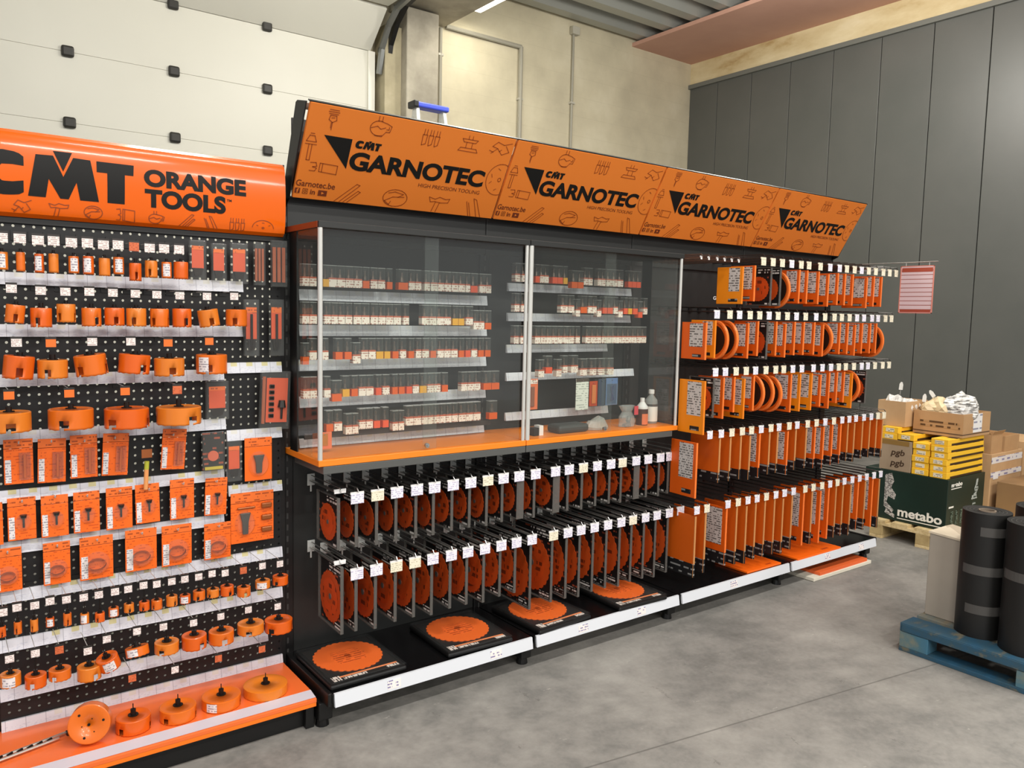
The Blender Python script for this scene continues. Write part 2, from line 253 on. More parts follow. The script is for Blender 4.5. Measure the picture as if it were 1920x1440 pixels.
CARDB = printed('orange_printed_card', 'f56a12', 'd4520a', 2, 0, .0105, .4, 70, .54)
HEADB = printed('orange_hang_header', 'ee7026', 'a84712', 2, 0, .012, .45, 60, .54)

# ------------------------------------------------------------------ mesh builder
class MB:
    def __init__(s): s.v = []; s.f = []
    def add(s, vs, fs):
        o = len(s.v); s.v += [tuple(p) for p in vs]; s.f += [tuple(i + o for i in f) for f in fs]; return s
    def box(s, x0, y0, z0, x1, y1, z1):
        return s.add([(x0, y0, z0), (x1, y0, z0), (x1, y1, z0), (x0, y1, z0), (x0, y0, z1), (x1, y0, z1), (x1, y1, z1), (x0, y1, z1)],
                     [(3, 2, 1, 0), (4, 5, 6, 7), (0, 1, 5, 4), (1, 2, 6, 5), (2, 3, 7, 6), (3, 0, 4, 7)])
    def prism(s, pts, d):
        n = len(pts); d = Vector(d); a = [Vector(p) for p in pts]
        return s.add([*a, *[p + d for p in a]], [tuple(range(n - 1, -1, -1)), tuple(range(n, 2 * n))] + [(i, (i + 1) % n, n + (i + 1) % n, n + i) for i in range(n)])
    def cyl(s, a, b, r0, r1=None, n=16, caps=True):
        a = Vector(a); b = Vector(b); r1 = r0 if r1 is None else r1; d = (b - a).normalized()
        u = d.orthogonal().normalized(); w = d.cross(u); vs = []
        for c, r in ((a, r0), (b, r1)):
            vs += [c + u * r * cos(2 * pi * i / n) + w * r * sin(2 * pi * i / n) for i in range(n)]
        fs = [(i, (i + 1) % n, n + (i + 1) % n, n + i) for i in range(n)]
        if caps: fs += [tuple(range(n - 1, -1, -1)), tuple(range(n, 2 * n))]
        return s.add(vs, fs)
    def lathe(s, prof, n=24, c=(0, 0, 0)):
        vs = []; fs = []; m = len(prof)
        for i in range(n):
            a = 2 * pi * i / n
            vs += [(c[0] + r * cos(a), c[1] + r * sin(a), c[2] + z) for r, z in prof]
        for i in range(n):
            j = (i + 1) % n
            fs += [(i * m + k, j * m + k, j * m + k + 1, i * m + k + 1) for k in range(m - 1)]
        return s.add(vs, fs)
    def tube(s, pts, r, n=5):
        for a, b in zip(pts, pts[1:]): s.cyl(a, b, r, n=n)
        return s
    def stroke(s, pts, w, y=0.):                 # flat stroke in a local XZ plane at depth y
        for a, b in zip(pts, pts[1:]):
            dx, dz = b[0] - a[0], b[1] - a[1]; L = math.hypot(dx, dz) or 1; px, pz = -dz / L * w / 2, dx / L * w / 2
            ex, ez = dx / L * w * .3, dz / L * w * .3
            s.add([(a[0] + px - ex, y, a[1] + pz - ez), (a[0] - px - ex, y, a[1] - pz - ez), (b[0] - px + ex, y, b[1] - pz + ez), (b[0] + px + ex, y, b[1] + pz + ez)], [(0, 1, 2, 3)])
        return s
    def flat(s, pts, y=0.):
        return s.add([(p[0], y, p[1]) for p in pts], [tuple(range(len(pts)))])
    def mesh(s, name, m=None, smooth=False):
        me = bpy.data.meshes.new(name); me.from_pydata(s.v, [], s.f)
        bm = bmesh.new(); bm.from_mesh(me); bmesh.ops.recalc_face_normals(bm, faces=bm.faces); bm.to_mesh(me); bm.free()
        if smooth:
            me.polygons.foreach_set('use_smooth', [True] * len(me.polygons)); me.set_sharp_from_angle(angle=radians(27))
        if m: me.materials.append(m)
        return me
    def make(s, name, m=None, parent=None, smooth=False, bevel=0., loc=None):
        o = bpy.data.objects.new(name, s.mesh(name, m, smooth)); COL.objects.link(o)
        if parent: o.parent = parent
        if loc: o.location = loc
        if bevel:
            b = o.modifiers.new('bevel', 'BEVEL'); b.width = bevel; b.segments = 2; b.limit_method = 'ANGLE'
        return o
def tag(o, label, cat, group=None):
    o['label'] = label; o['category'] = cat
    if group: o['group'] = group
    return o
def thing(name, label, cat, loc=(0, 0, 0), rz=0., group=None):
    o = bpy.data.objects.new(name, None); o.empty_display_size = .05; COL.objects.link(o); o.location = loc; o.rotation_euler = (0, 0, rz)
    return tag(o, label, cat, group)
def struct(mb, name, m, **k):
    o = mb.make(name, m, **k); o['kind'] = 'structure'; return o
def kids(o): return [c for c in bpy.data.objects if c.parent == o]
KID = {}
def remember(root):                            # note a prototype's parts once, so that copies need no search
    KID[root] = [(c, [(g) for g in kids(c)]) for c in kids(root)]
    return root
def copy_tree(root, label, loc, rz=None, group=None):
    r = root.copy(); COL.objects.link(r); r.location = loc; r['label'] = label
    if rz is not None: r.rotation_euler = (0, 0, rz)
    if group: r['group'] = group
    for c, gs in KID[root]:
        k = c.copy(); COL.objects.link(k); k.parent = r
        for g in gs:
            d = g.copy(); COL.objects.link(d); d.parent = k
    return r
class Proto:                                   # first use moves the prototype itself, later uses copy it
    def __init__(s, root): s.r = remember(root); s.first = True
    def put(s, label, loc, rz=0., group=None):
        if s.first:
            s.first = False; r = s.r; r.location = loc; r.rotation_euler = (0, 0, rz); r['label'] = label
            if group: r['group'] = group
            return r
        return copy_tree(s.r, label, loc, rz, group)
ONES = 'zeroth first second third fourth fifth sixth seventh eighth ninth tenth eleventh twelfth thirteenth fourteenth fifteenth sixteenth seventeenth eighteenth nineteenth twentieth'.split()
def nth(i): return ONES[i] if i <= 20 else 'twenty-' + ONES[i - 20]
def text_mesh(body, bold=0.):
    cu = bpy.data.curves.new('t', 'FONT'); cu.body = body; cu.size = 1; cu.offset = bold; cu.resolution_u = 5
    o = bpy.data.objects.new('t', cu); COL.objects.link(o)
    me = bpy.data.meshes.new_from_object(o.evaluated_get(bpy.context.evaluated_depsgraph_get()))
    vs = [tuple(v.co) for v in me.vertices]; fs = [tuple(p.vertices) for p in me.polygons]
    bpy.data.objects.remove(o); bpy.data.curves.remove(cu); bpy.data.meshes.remove(me)
    return vs, fs
TXT = {}
def text(mb, body, x0, z0, x1, z1, y=0., bold=0., slant=0., key=None):
    """lettering fitted into a box of a local XZ plane"""
    if (body, bold) not in TXT: TXT[(body, bold)] = text_mesh(body, bold)
    vs, fs = TXT[(body, bold)]
    ax = min(v[0] for v in vs); bx = max(v[0] for v in vs); ay = min(v[1] for v in vs); by = max(v[1] for v in vs)
    out = []
    for v in vs:
        t = (v[1] - ay) / (by - ay); x = x0 + (v[0] - ax) / (bx - ax) * (x1 - x0)
        out.append((x + slant * t, y, z0 + t * (z1 - z0)))
    mb.add(out, fs); return mb
def put_on(o, me_mb, m, name, parent, origin, ux, uz):
    """place a flat local-XZ drawing on a surface: local x -> ux, local z -> uz"""
    ux = Vector(ux).normalized(); uz = Vector(uz).normalized(); uy = uz.cross(ux)
    M4 = Matrix((( ux[0], uy[0], uz[0], origin[0]), (ux[1], uy[1], uz[1], origin[1]), (ux[2], uy[2], uz[2], origin[2]), (0, 0, 0, 1)))
    k = me_mb.make(name, m, parent); k.matrix_local = M4
    return k

# ------------------------------------------------------------------ the hall
def floor_mat():
    m = mat('concrete_floor', '808080', .62, 0, .35); N = NT(m); v, s = N.obj()
    a = N.noise(v, 1.1, 6, .62); b = N.noise(v, 9, 6, .7); c = N.noise(v, 42, 3, .6)
    f = N.math('ADD', N.math('MULTIPLY', a, .62), N.math('ADD', N.math('MULTIPLY', b, .28), N.math('MULTIPLY', c, .1)))
    col = N.ramp(f, [(.34, '5c5b57'), (.46, '797773'), (.54, '8a8782'), (.66, '9d9a94')])
    # pale scuffs and one saw-cut joint across the slab
    sc = N.noise(v, 6, 5, .75, (1, 3.2, 1)); col = N.mix(N.math('MULTIPLY', N.math('GREATER_THAN', sc, .67), .35), col, 'c4bfb5')
    dk = N.noise(v, 2.6, 6, .8, (2.2, 1, 1)); col = N.mix(N.math('MULTIPLY', N.math('LESS_THAN', dk, .36), .35), col, '4a4844')
    j = N.math('ABSOLUTE', N.math('ADD', s[1], N.math('ADD', N.math('MULTIPLY', s[0], .1537), .641)))
    col = N.mix(N.math('MULTIPLY', N.math('LESS_THAN', j, .004), .55), col, '4a4844')
    N.l(col, N.b.inputs['Base Color'])
    bp = N.n('ShaderNodeBump'); bp.inputs['Strength'].default_value = .12; bp.inputs['Distance'].default_value = .01
    N.l(f, bp.inputs['Height']); N.l(bp.outputs[0], N.b.inputs['Normal'])
    return m
struct(MB().box(-7, -9, -.1, 8.2, 5.6, 0), 'floor', floor_mat())
blk = noisy('cream_block_paint', [(.3, 'b9b098'), (.55, 'c9c0a6'), (.75, 'd4ccb4')], 1.6, .8, 5, None, .15)
def courses():
    N = NT(blk); v, s = N.obj()
    l1 = N.math('LESS_THAN', N.math('FRACT', N.math('DIVIDE', s[2], .25)), .03)
    base = N.b.inputs['Base Color'].links[0].from_socket
    N.l(N.mix(N.math('MULTIPLY', l1, .10), base, '8d8268'), N.b.inputs['Base Color'])
courses()
struct(MB().box(-7, 5.36, 0, 8.2, 5.6, 5.5), 'wall_back', blk)
conc = noisy('rough_concrete', [(.3, '8b8577'), (.5, 'a59e8e'), (.7, 'bcb5a4')], 2.4, .85, 6, None, .3)
struct(MB().box(3.06, 5.0, 0, 3.46, 5.36, 4.9), 'trim_1', conc, bevel=.012)              # concrete pier beside the door
struct(MB().box(3.02, -3.5, 4.92, 3.74, 5.36, 5.45), 'trim_2', conc, bevel=.012)         # concrete beam running over the aisle
struct(MB().box(2.86, 5.12, 0, 3.06, 5.36, 4.7), 'trim_3', noisy('raw_render', [(.3, '9a9178'), (.6, 'b3a98c'), (.8, 'c6bda2')], 3, .85, 5), bevel=.005)
# grey sandwich panels of the right wall: one mesh, with open joints over a dark backing
gp = noisy('grey_wall_panel', [(.3, '545653'), (.6, '5a5b58'), (.8, '60605d')], 1.2, .42, 4)
mb = MB(); edges = [5.36, 4.85, 4.27, 3.66, 3.05, 2.43, 1.82, 1.21, .6, -.01, -.62, -1.23, -1.84, -2.45, -3.06, -3.67, -4.28, -4.89, -5.5, -6.11, -6.72, -7.33, -7.94, -8.55]
for a, b in zip(edges, edges[1:]): mb.box(8.0, b + .004, 0, 8.06, a - .004, 5.0)
struct(mb, 'wall_right', gp, bevel=.004)
struct(MB().box(8.03, -8.9, 0, 8.2, 5.36, 5.0), 'wall_right_backing', mat('joint_shadow_gap', '2a2b2b', .7))
struct(MB().box(7.955, -8.9, 4.985, 8.06, 5.36, 5.045), 'trim_4', mat('grey_flashing', '6b6d68', .5), bevel=.004)
beamm = noisy('stained_beam', [(.28, 'a98a58'), (.42, 'c8b68c'), (.6, 'd8caa4'), (.75, 'e2d7ba')], 1.5, .85, 6, (1, .8, 2.2), .2)
struct(MB().box(8.0, -8.9, 5.045, 8.2, 5.36, 5.36), 'trim_5', beamm)
struct(MB().box(6.78, -8.9, 5.35, 8.1, 5.36, 5.40), 'trim_6', noisy('pink_insulation_board', [(.3, 'bd9180'), (.6, 'c89c8a'), (.8, 'd0a695')], .9, .75, 4))
# trapezoidal steel roof deck
mb = MB(); y = 5.36; pitch = .46
while y > -9:
    p = [(y, 5.56), (y - .10, 5.42), (y - .25, 5.42), (y - .35, 5.56), (y - pitch, 5.56)]
    for (ya, za), (yb, zb) in zip(p, p[1:]): mb.add([(-7, ya, za), (8.2, ya, za), (8.2, yb, zb), (-7, yb, zb)], [(0, 1, 2, 3)])
    y -= pitch
struct(mb, 'ceiling', mat('galvanised_deck', 'a9aba6', .45, .45))
# sectional door: upright sections, one tilting section in the bend, then the sections under the roof
dr = thing('door_1', '', ''); del dr['label']; del dr['category']; dr['kind'] = 'structure'
doorw = noisy('white_door_panel', [(.3, 'd6d4c8'), (.7, 'dedcd0')], .5, .45, 3)
seams = [0, .15, .765, 1.38, 1.995, 2.61, 3.225, 3.83, 4.435]
for a, b in zip(seams, seams[1:]): MB().box(-6.9, 5.28, a + .0008, 2.77, 5.32, b - .0008).make('door_section', doorw, dr, bevel=.002)
MB().prism([(-6.9, 5.28, 4.438), (-6.9, 5.32, 4.438), (-6.9, 4.93, 4.80), (-6.9, 4.90, 4.77)], (9.67, 0, 0)).make('door_section', doorw, dr, bevel=.004)
for k in range(4): MB().box(-6.9, 4.88 - .6 * (k + 1), 4.79, 2.77, 4.875 - .6 * k, 4.83).make('door_section', doorw, dr, bevel=.004)
hm = mat('hinge_black', '26241f', .5)
for z in (2.61, 3.225, 3.83, 4.435):
    for x in (-1.0, -.13, .745, 1.63):
        MB().box(x - .05, 5.245, z - .048, x + .05, 5.28, z + .048).make('hinge', hm, dr, bevel=.02)
MB().box(2.73, 5.25, 0, 2.81, 5.30, 4.43).make('door_edge', mat('door_edge_white', 'eceade', .4), dr, bevel=.004)
tk = MB(); pts = [(2.9, 5.2, 0), (2.9, 5.2, 4.25), (2.9, 5.13, 4.5), (2.9, 4.98, 4.70), (2.9, 4.78, 4.83), (2.9, 4.5, 4.87), (2.9, 1.9, 4.87)]
for a, b in zip(pts, pts[1:]):
    a = Vector(a); b = Vector(b); d = (b - a).normalized(); n = Vector((0, d.z, -d.y)) * .035
    tk.prism([a - n, a + n, b + n, b - n], (.05, 0, 0))
tk.make('door_track', mat('track_black', '1c1b1a', .4, .4), dr)
tk = MB(); 
for a, b in zip(pts[1:], pts[2:]):
    a = Vector(a); b = Vector(b); d = (b - a).normalized(); n = Vector((0, d.z, -d.y)) * .03
    o = Vector((-.09, .0, -.06)); tk.prism([a + o - n, a + o + n, b + o + n, b + o - n], (.04, 0, 0))
tk.make('door_track', mat('track_zinc', '8b8d8b', .35, .7), dr)
for p in ((2.83, 5.2, 4.44), (2.83, 4.9, 4.80), (2.83, 4.3, 4.87)):
    MB().cyl(p, (p[0] + .08, p[1], p[2]), .035, n=14).make('roller', STEEL, dr)

def conduit(label, pts, r=.022, saddles=()):
    t = thing('conduit_pipe', label, 'pipe', pts[0])
    b = Vector(pts[0]); MB().tube([Vector(p) - b for p in pts], r, 8).make('pipe', mat('grey_pvc', '9c988a', .5), t, smooth=True)
    for p in saddles:
        q = Vector(p) - b; MB().box(q.x - .035, q.y - .03, q.z - .012, q.x + .035, q.y + .02, q.z + .012).make('saddle_clip', mat('clip_grey', 'b9b5a8', .5), t)
    return t
conduit('grey wall pipe beside the concrete pier, behind the stepladder', [(3.68, 5.33, 0), (3.68, 5.33, 4.9)], .022, [(3.68, 5.34, 3.2), (3.68, 5.34, 4.0), (3.68, 5.34, 4.6)])
conduit('grey wall pipe that bends from the ceiling beam down the cream wall', [(3.75, 5.33, 4.93), (4.84, 5.33, 4.93), (4.84, 5.33, 0)], .028, [(4.3, 5.34, 4.93), (4.84, 5.34, 4.3), (4.84, 5.34, 3.4)])
cp = conduit('thin straight wall pipe with a junction box at its top', [(5.69, 5.335, 0), (5.69, 5.335, 5.28)], .016, [(5.69, 5.34, 3.5), (5.69, 5.34, 4.4)])
MB().box(-.05, -.05, 5.26, .07, .02, 5.36).make('junction_box', mat('box_grey', 'b5b1a3', .5), cp, bevel=.006)
# the ceiling lamp that shows at the top edge
lp = thing('ceiling_lamp', 'glowing linear ceiling lamp at the top edge of the photo', 'lamp', (3.98, 4.5, 5.06))
MB().box(-.1, -.6, .05, .1, .6, .11).make('housing', mat('lamp_white', 'dcdcd8', .5), lp, bevel=.01)
em = mat('lamp_diffuser', 'fffbe8', .4); em.node_tree.nodes['Principled BSDF'].inputs['Emission Color'].default_value = (1, .95, .8, 1)
em.node_tree.nodes['Principled BSDF'].inputs['Emission Strength'].default_value = 9
MB().box(-.08, -.58, .02, .08, .58, .05).make('diffuser', em, lp, bevel=.01)
MB().cyl((0, -.4, .11), (0, -.4, .36), .006, n=6).cyl((0, .4, .11), (0, .4, .36), .006, n=6).make('suspension_wire', STEEL, lp)
ll = area('lamp_light', (0, 0, .01), .14, 1.1, 9, (1, .95, .82)); ll.parent = lp

# stepladder standing behind the display, only its top showing
sl = thing('stepladder', 'aluminium stepladder with blue top cap behind the orange sign', 'ladder', (2.29, 3.2, 0), .0)
blue = mat('ladder_blue', '3f51c9', .4)
MB().box(-.17, -.05, 3.345, .17, .06, 3.39).make('top_cap', blue, sl, bevel=.012)
MB().box(-.175, -.055, 3.34, -.13, .065, 3.395).make('cap_end', BLACK, sl, bevel=.008)
for s in (-1, 1):
    MB().prism([(s * .13 - .015, -.03, 3.355), (s * .13 + .015, -.03, 3.355), (s * .26 + .015, -.75, 0), (s * .26 - .015, -.75, 0)], (0, .06, 0)).make('stile', mat('ladder_aluminium', 'd3d3cf', .35, .6), sl)
    MB().prism([(s * .13 - .012, .0, 3.355), (s * .13 + .012, .0, 3.355), (s * .26 + .012, .75, 0), (s * .26 - .012, .75, 0)], (0, .03, 0)).make('rear_leg', mat('ladder_aluminium', 'd3d3cf', .35, .6), sl)
for k in range(11):
    z = .3 + k * .27; q = 1 - z / 3.33
    MB().box(-.13 - .13 * q, -.03 - .72 * q, z, .13 + .13 * q, .05 - .72 * q, z + .025).make('step', mat('ladder_aluminium', 'd3d3cf', .35, .6), sl)

# ------------------------------------------------------------------ the long black gondola (four bays) and its signs
W = 1.0
g = thing('gondola_shelving', 'long black four-bay gondola with white price strips along its base', 'display shelving', (0, 0, 0))
def holes(m, hexc, pitch=.05, r=.006, soft=True, oy=0):
    N = NT(m); v, s = N.obj()
    fx = N.math('SUBTRACT', N.math('FRACT', N.math('DIVIDE', s[0], pitch)), .5); fz = N.math('SUBTRACT', N.math('FRACT', N.math('DIVIDE', s[2], pitch)), .5)
    d = N.math('SQRT', N.math('ADD', N.math('MULTIPLY', fx, fx), N.math('MULTIPLY', fz, fz)))
    return N, N.math('LESS_THAN', d, r / pitch)
for i in range(5):
    u = MB().box(i - .028 if i else -.012, .455, 0, i + .028, .52, 2.10).make('upright', BLACK, g, bevel=.004)
    sl_ = MB()
    for k in range(39): sl_.box(i - .004, .4535, .1 + k * .05, i + .004, .456, .125 + k * .05)
    sl_.make('slot_row', mat('slot_dark', '3b3b3a', .5), u)
    ft = MB().box(i - .03 if i else -.028, .05, .03, i + .03, .5, .105).make('base_leg', BLACK, g, bevel=.006)
    MB().cyl((i, .085, 0), (i, .085, .035), .028, .022, n=12).cyl((i, .42, 0), (i, .42, .035), .028, .022, n=12).make('foot', BLACKG, ft)
for i in range(4):
    MB().box(i + .03, .465, .15, i + .97, .475, 2.43).make('back_panel', CHAR, g)
    MB().box(i + .004, .0, .118, i + .996, .47, .155).make('base_shelf', BLACKG, g, bevel=.004)
    st = MB().prism([(i + .012, -.014, .105), (i + .012, -.004, .105), (i + .012, .004, .157), (i + .012, -.006, .157)], (.976, 0, 0)).make('price_strip', mat('white_strip', 'dadde3', .35), g)
    for q in ({0: (.27, .78), 1: (.30, .70), 2: (.45,), 3: (.40, .80)}[i]):
        lb = MB().prism([(i + q - .03, -.0125, .114), (i + q + .03, -.0125, .114), (i + q + .03, -.0075, .148), (i + q - .03, -.0075, .148)], (0, -.0015, 0))
        lb.make('price_label', printed('strip_label', 'f0e6e2', '8a84a8', 2, 0, .012, .5, 70, .5), st)
MB().box(3.99, .0, .105, 4.012, .47, .16).make('end_bracket', BLACK, g, bevel=.004)
MB().box(-.012, .0, .105, .004, .47, .16).make('end_bracket', BLACK, g, bevel=.004)
# fascia between the top hooks and the signs, and the end cheek that carries the signs
for i in range(4): MB().box(i + .002, .45, 1.93, i + .998, .462, 2.11).make('fascia_panel', CHAR, g, bevel=.003)
ck = MB().prism([(-.006, .335, 2.462), (-.006, .318, 2.466), (-.006, .225, 2.445), (-.006, .41, 2.095), (-.006, .47, 2.05), (-.006, .50, 2.05), (-.006, .48, 2.12)], (.006, 0, 0)).make('sign_cheek', BLACK, g, bevel=.004)
MB().prism([(4.002, .25, 2.445), (4.002, .225, 2.440), (4.002, .41, 2.09), (4.002, .50, 2.05), (4.002, .50, 2.12)], (.012, 0, 0)).make('sign_cheek', BLACK, g, bevel=.004)
MB().prism([(0, .30, 2.447), (0, .236, 2.440), (0, .246, 2.425), (0, .31, 2.432)], (4, 0, 0)).make('sign_top_rail', mat('rail_pale_zinc', 'c9c3b8', .35, .4), g)

# emblem polygons (unit boxes)
def bar_c(cx, cz, rx, rz, t, a0=42, a1=318, n=20):
    o = [(cx + rx * cos(radians(a0 + (a1 - a0) * i / n)), cz + rz * sin(radians(a0 + (a1 - a0) * i / n))) for i in range(n + 1)]
    q = [(cx + (rx - t) * cos(radians(a0 + (a1 - a0) * i / n)), cz + (rz - t) * sin(radians(a0 + (a1 - a0) * i / n))) for i in range(n, -1, -1)]
    return o, q
CMTX0, CMTZ0 = -1.075, 2.001
M_P = [(-.898, 2.141), (-.847, 2.143), (-.8185, 2.075), (-.787, 2.143), (-.735, 2.141), (-.711, 2.002), (-.769, 2.002), (-.779, 2.061), (-.804, 2.002), (-.829, 2.002), (-.862, 2.064), (-.872, 2.002), (-.923, 2.002)]
V_P = [(-.847, 2.159), (-.790, 2.159), (-.8185, 2.093)]
T_P = [(-.716, 2.141), (-.597, 2.141), (-.599, 2.104), (-.627, 2.104), (-.629, 2.002), (-.684, 2.002), (-.683, 2.104), (-.716, 2.104)]
C_O = [(-.933, 2.128), (-.95, 2.141), (-.99, 2.145), (-1.03, 2.141), (-1.062, 2.115), (-1.072, 2.071), (-1.062, 2.03), (-1.03, 2.004), (-.99, 1.999), (-.95, 2.003), (-.935, 2.012)]
C_I = [(-.935, 2.05), (-.965, 2.044), (-.995, 2.043), (-1.006, 2.055), (-1.008, 2.071), (-1.005, 2.086), (-.995, 2.098), (-.965, 2.1), (-.933, 2.098)]
def emblem(mb, x0, z0, x1, z1, y=0., slant=0.):
    sx = (x1 - x0) / (-.597 + 1.072); sz = (z1 - z0) / (2.159 - 1.999)
    tf = lambda p: (x0 + (p[0] + 1.072) * sx + slant * (p[1] - 1.999) / .16, y, z0 + (p[1] - 1.999) * sz)
    for poly in (M_P, V_P, T_P): mb.add([tf(p) for p in poly], [tuple(range(len(poly)))])
    # the C as a strip of quads between outer and inner outline
    n = 24
    def along(pl, t):
        d = [0]
        for a, b in zip(pl, pl[1:]): d.append(d[-1] + math.hypot(b[0] - a[0], b[1] - a[1]))
        s = t * d[-1]
        for k in range(len(pl) - 1):
            if s <= d[k + 1] + 1e-9:
                q = (s - d[k]) / (d[k + 1] - d[k]); return (pl[k][0] + (pl[k + 1][0] - pl[k][0]) * q, pl[k][1] + (pl[k + 1][1] - pl[k][1]) * q)
        return pl[-1]
    o = [along(C_O, i / n) for i in range(n + 1)]; q = [along(C_I[::-1], i / n) for i in range(n + 1)]
    mb.add([tf(p) for p in o] + [tf(p) for p in q], [(i, i + 1, n + 2 + i, n + 1 + i) for i in range(n)])
# outline drawings of cutters, in unit squares (x right, z up)
def arc(cx, cz, r, a0, a1, n=14): return [(cx + r * cos(radians(a0 + (a1 - a0) * i / n)), cz + r * sin(radians(a0 + (a1 - a0) * i / n))) for i in range(n + 1)]
ICON = {
 'drill': [[(.2, 1), (.8, 1)], [(.15, .9), (.85, .9)], [(.2, .8), (.8, .8)], [(.3, .72), (.25, .5), (.5, .38), (.75, .5), (.7, .72), (.3, .72)], [(.4, .6), (.6, .62)], [(.5, .38), (.5, 0)], [(.44, .38), (.44, .1)]],
 'head': [[(.35, 1), (.35, .75)], [(.5, 1), (.5, .75)], arc(.42, .42, .36, 70, 300), [(.1, .4), (.35, .52), (.5, .4), (.7, .5)], [(.3, .05), (.6, .05), (.75, .3), (.9, .3), (.95, .6), (.75, .7), (.55, .75)], [(.75, .42), (.85, .42), (.85, .55)]],
 'bits': [[(.1, 1), (.1, .65)], [(.25, 1), (.25, .65)], [(.45, 1), (.45, .65)], [(.6, 1), (.6, .65)], [(.8, 1), (.8, .65)], [(.95, 1), (.95, .65)], [(.05, .65), (.3, .65), (.28, .1), (.08, .0), (.05, .65)], [(.4, .65), (.65, .65), (.62, .1), (.45, .0), (.4, .65)], [(.75, .65), (1, .65), (.97, .1), (.8, .0), (.75, .65)]],
 'router': [[(.4, 1), (.4, .78)], [(.6, 1), (.6, .78)], [(.1, .78), (.9, .78), (.8, .6), (.2, .6), (.1, .78)], [(.35, .6), (.35, .25)], [(.65, .6), (.65, .25)], [(.1, .25), (.9, .25), (1, .05), (0, .05), (.1, .25)]],
 'cutter': [[(.1, .1), (.35, .5), (.1, .6), (.3, .95), (.6, .8), (.95, 1)], [(.35, .5), (.6, .1), (.9, .35), (.7, .75)], [(.45, .3), (.55, .45)], [(.2, .2), (.0, .3)]],
 'shaft': [[(.35, 1), (.65, 1)], [(.3, .92), (.7, .92)], [(.3, .92), (.1, .7), (.9, .7), (.7, .92)], [(.05, .6), (.95, .6)], [(.35, .6), (.35, 0), (.6, 0), (.6, .6)]],
 'block': [[(0, .9), (.2, .95), (.25, .6), (.1, .5), (.25, .4), (.2, .1), (0, .1)], [(.35, .95), (.35, .1)], [(.45, .95), (.45, .08)], [(.35, .95), (1, .88), (1, 0), (.35, .1)]],
 'rods': [[(0, 0), (.75, 1), (.88, .95), (.2, 0)], [(.35, 0), (.85, .65), (.95, .6), (.5, 0)]],
 'saw': [arc(.5, .5, .48, 0, 360, 22), [(.1, .3), (.4, .55), (.85, .6)], [(.2, .75), (.45, .85), (.8, .75), (.6, .55)], [(.1, .3), (.3, .1), (.35, .3)]],
 'key': [[(0, .9), (.3, .8), (.5, .95), (.8, .85), (1, .9), (.95, .65), (.6, .6), (.3, .65), (.1, .6), (0, .9)], [(.35, .62), (.25, 0)], [(.55, .62), (.45, 0)]],
 'pair': [[(0, .8), (.25, 0)], [(.1, .75), (.35, 0)], [(.3, 1), (.65, 0)], [(.45, .95), (.85, 0)], [(.3, 1), (.45, .95)]],
 'blade': [arc(.5, .5, .5, 60, 300, 20), arc(.5, .5, .06, 0, 360, 8), [(.35, .85), (.45, .8)], [(.15, .65), (.2, .55)], [(.15, .35), (.22, .42)], [(.4, .15), (.48, .2)]],
 'half': [arc(.5, .3, .48, 0, 180, 16), arc(.5, .3, .05, 0, 360, 8), [(.2, .45), (.27, .42)], [(.45, .62), (.55, .62)], [(.75, .45), (.82, .5)]],
}
def icon(mb, k, x0, z0, x1, z1, w=.003):
    for pl in ICON[k]: mb.stroke([(x0 + p[0] * (x1 - x0), z0 + p[1] * (z1 - z0)) for p in pl], w)
tilt = math.atan2(.1915, .34)
pos = ['above the left glass cabinet', 'above the right glass cabinet', 'third of four', 'last at the right end']
sign0 = thing('header_sign', '', 'sign', (0, .404, 2.10), 0, 'slanted orange header signs'); sign0.rotation_euler = (tilt, 0, 0)
MB().box(.006, -.006, 0, .994, .010, .392).make('sign_panel', OR_HEAD, sign0, bevel=.002)
MB().box(.0, .0, -.006, 1.0, .012, -.001).make('sign_frame', BLACK, sign0); MB().box(.0, -.004, .3925, 1.0, .012, .397).make('sign_frame', BLACK, sign0)
lt = MB(); Y0 = -.0072
lt.flat([(.084, .274), (.206, .274), (.206, .148)], Y0); emblem(lt, .222, .240, .336, .277, Y0, .004)
text(lt, 'GARNOTEC', .213, .146, .884, .226, Y0, .042)
lt.make('lettering', INK, sign0)
sm = MB(); text(sm, 'HIGH PRECISION TOOLING', .557, .112, .882, .129, Y0, .0); text(sm, 'Garnotec.be', .008, .053, .176, .079, Y0, .012)
f_ = lambda p: [(a, b) for a, b in p]
sm.flat([(.008, .022), (.030, .022), (.030, .044), (.008, .044)], Y0)
for pl in ([(.042, .023), (.062, .023), (.062, .043), (.042, .043), (.042, .023)], arc(.052, .033, .005, 0, 360, 10)): sm.stroke(pl, .0022, Y0)
text(sm, 'in', .074, .022, .095, .043, Y0, .02); sm.flat([(.108, .020), (.146, .020), (.146, .044), (.108, .044)], Y0)
sm.make('small_print', BROWN_INK, sign0)
wt = MB(); wt.flat([(.122, .026), (.122, .038), (.134, .032)], Y0 - .0006); text(wt, 'f', .015, .023, .025, .042, Y0 - .0006, .02); wt.make('icon_glyph', OR_HEAD, sign0)
for k, a, b, c, d in [('drill', .075, .297, .14, .377), ('head', .264, .300, .371, .385), ('bits', .512, .298, .599, .367), ('router', .703, .298, .805, .372), ('cutter', .865, .305, .985, .37), ('shaft', .012, .164, .064, .273),
                      ('block', .051, .118, .168, .160), ('rods', .184, .004, .299, .088), ('saw', .40, .008, .522, .088), ('key', .628, .005, .736, .08), ('pair', .829, .003, .942, .089), ('blade', .896, .12, 1.04, .27)]:
    dw = MB(); icon(dw, k, a, b, c, d); dw.v = [(min(v[0], .993), v[1], v[2]) for v in dw.v]
    dw.make('tool_drawing', BROWN_LINE, sign0, loc=(0, Y0, 0))
sp = Proto(sign0)
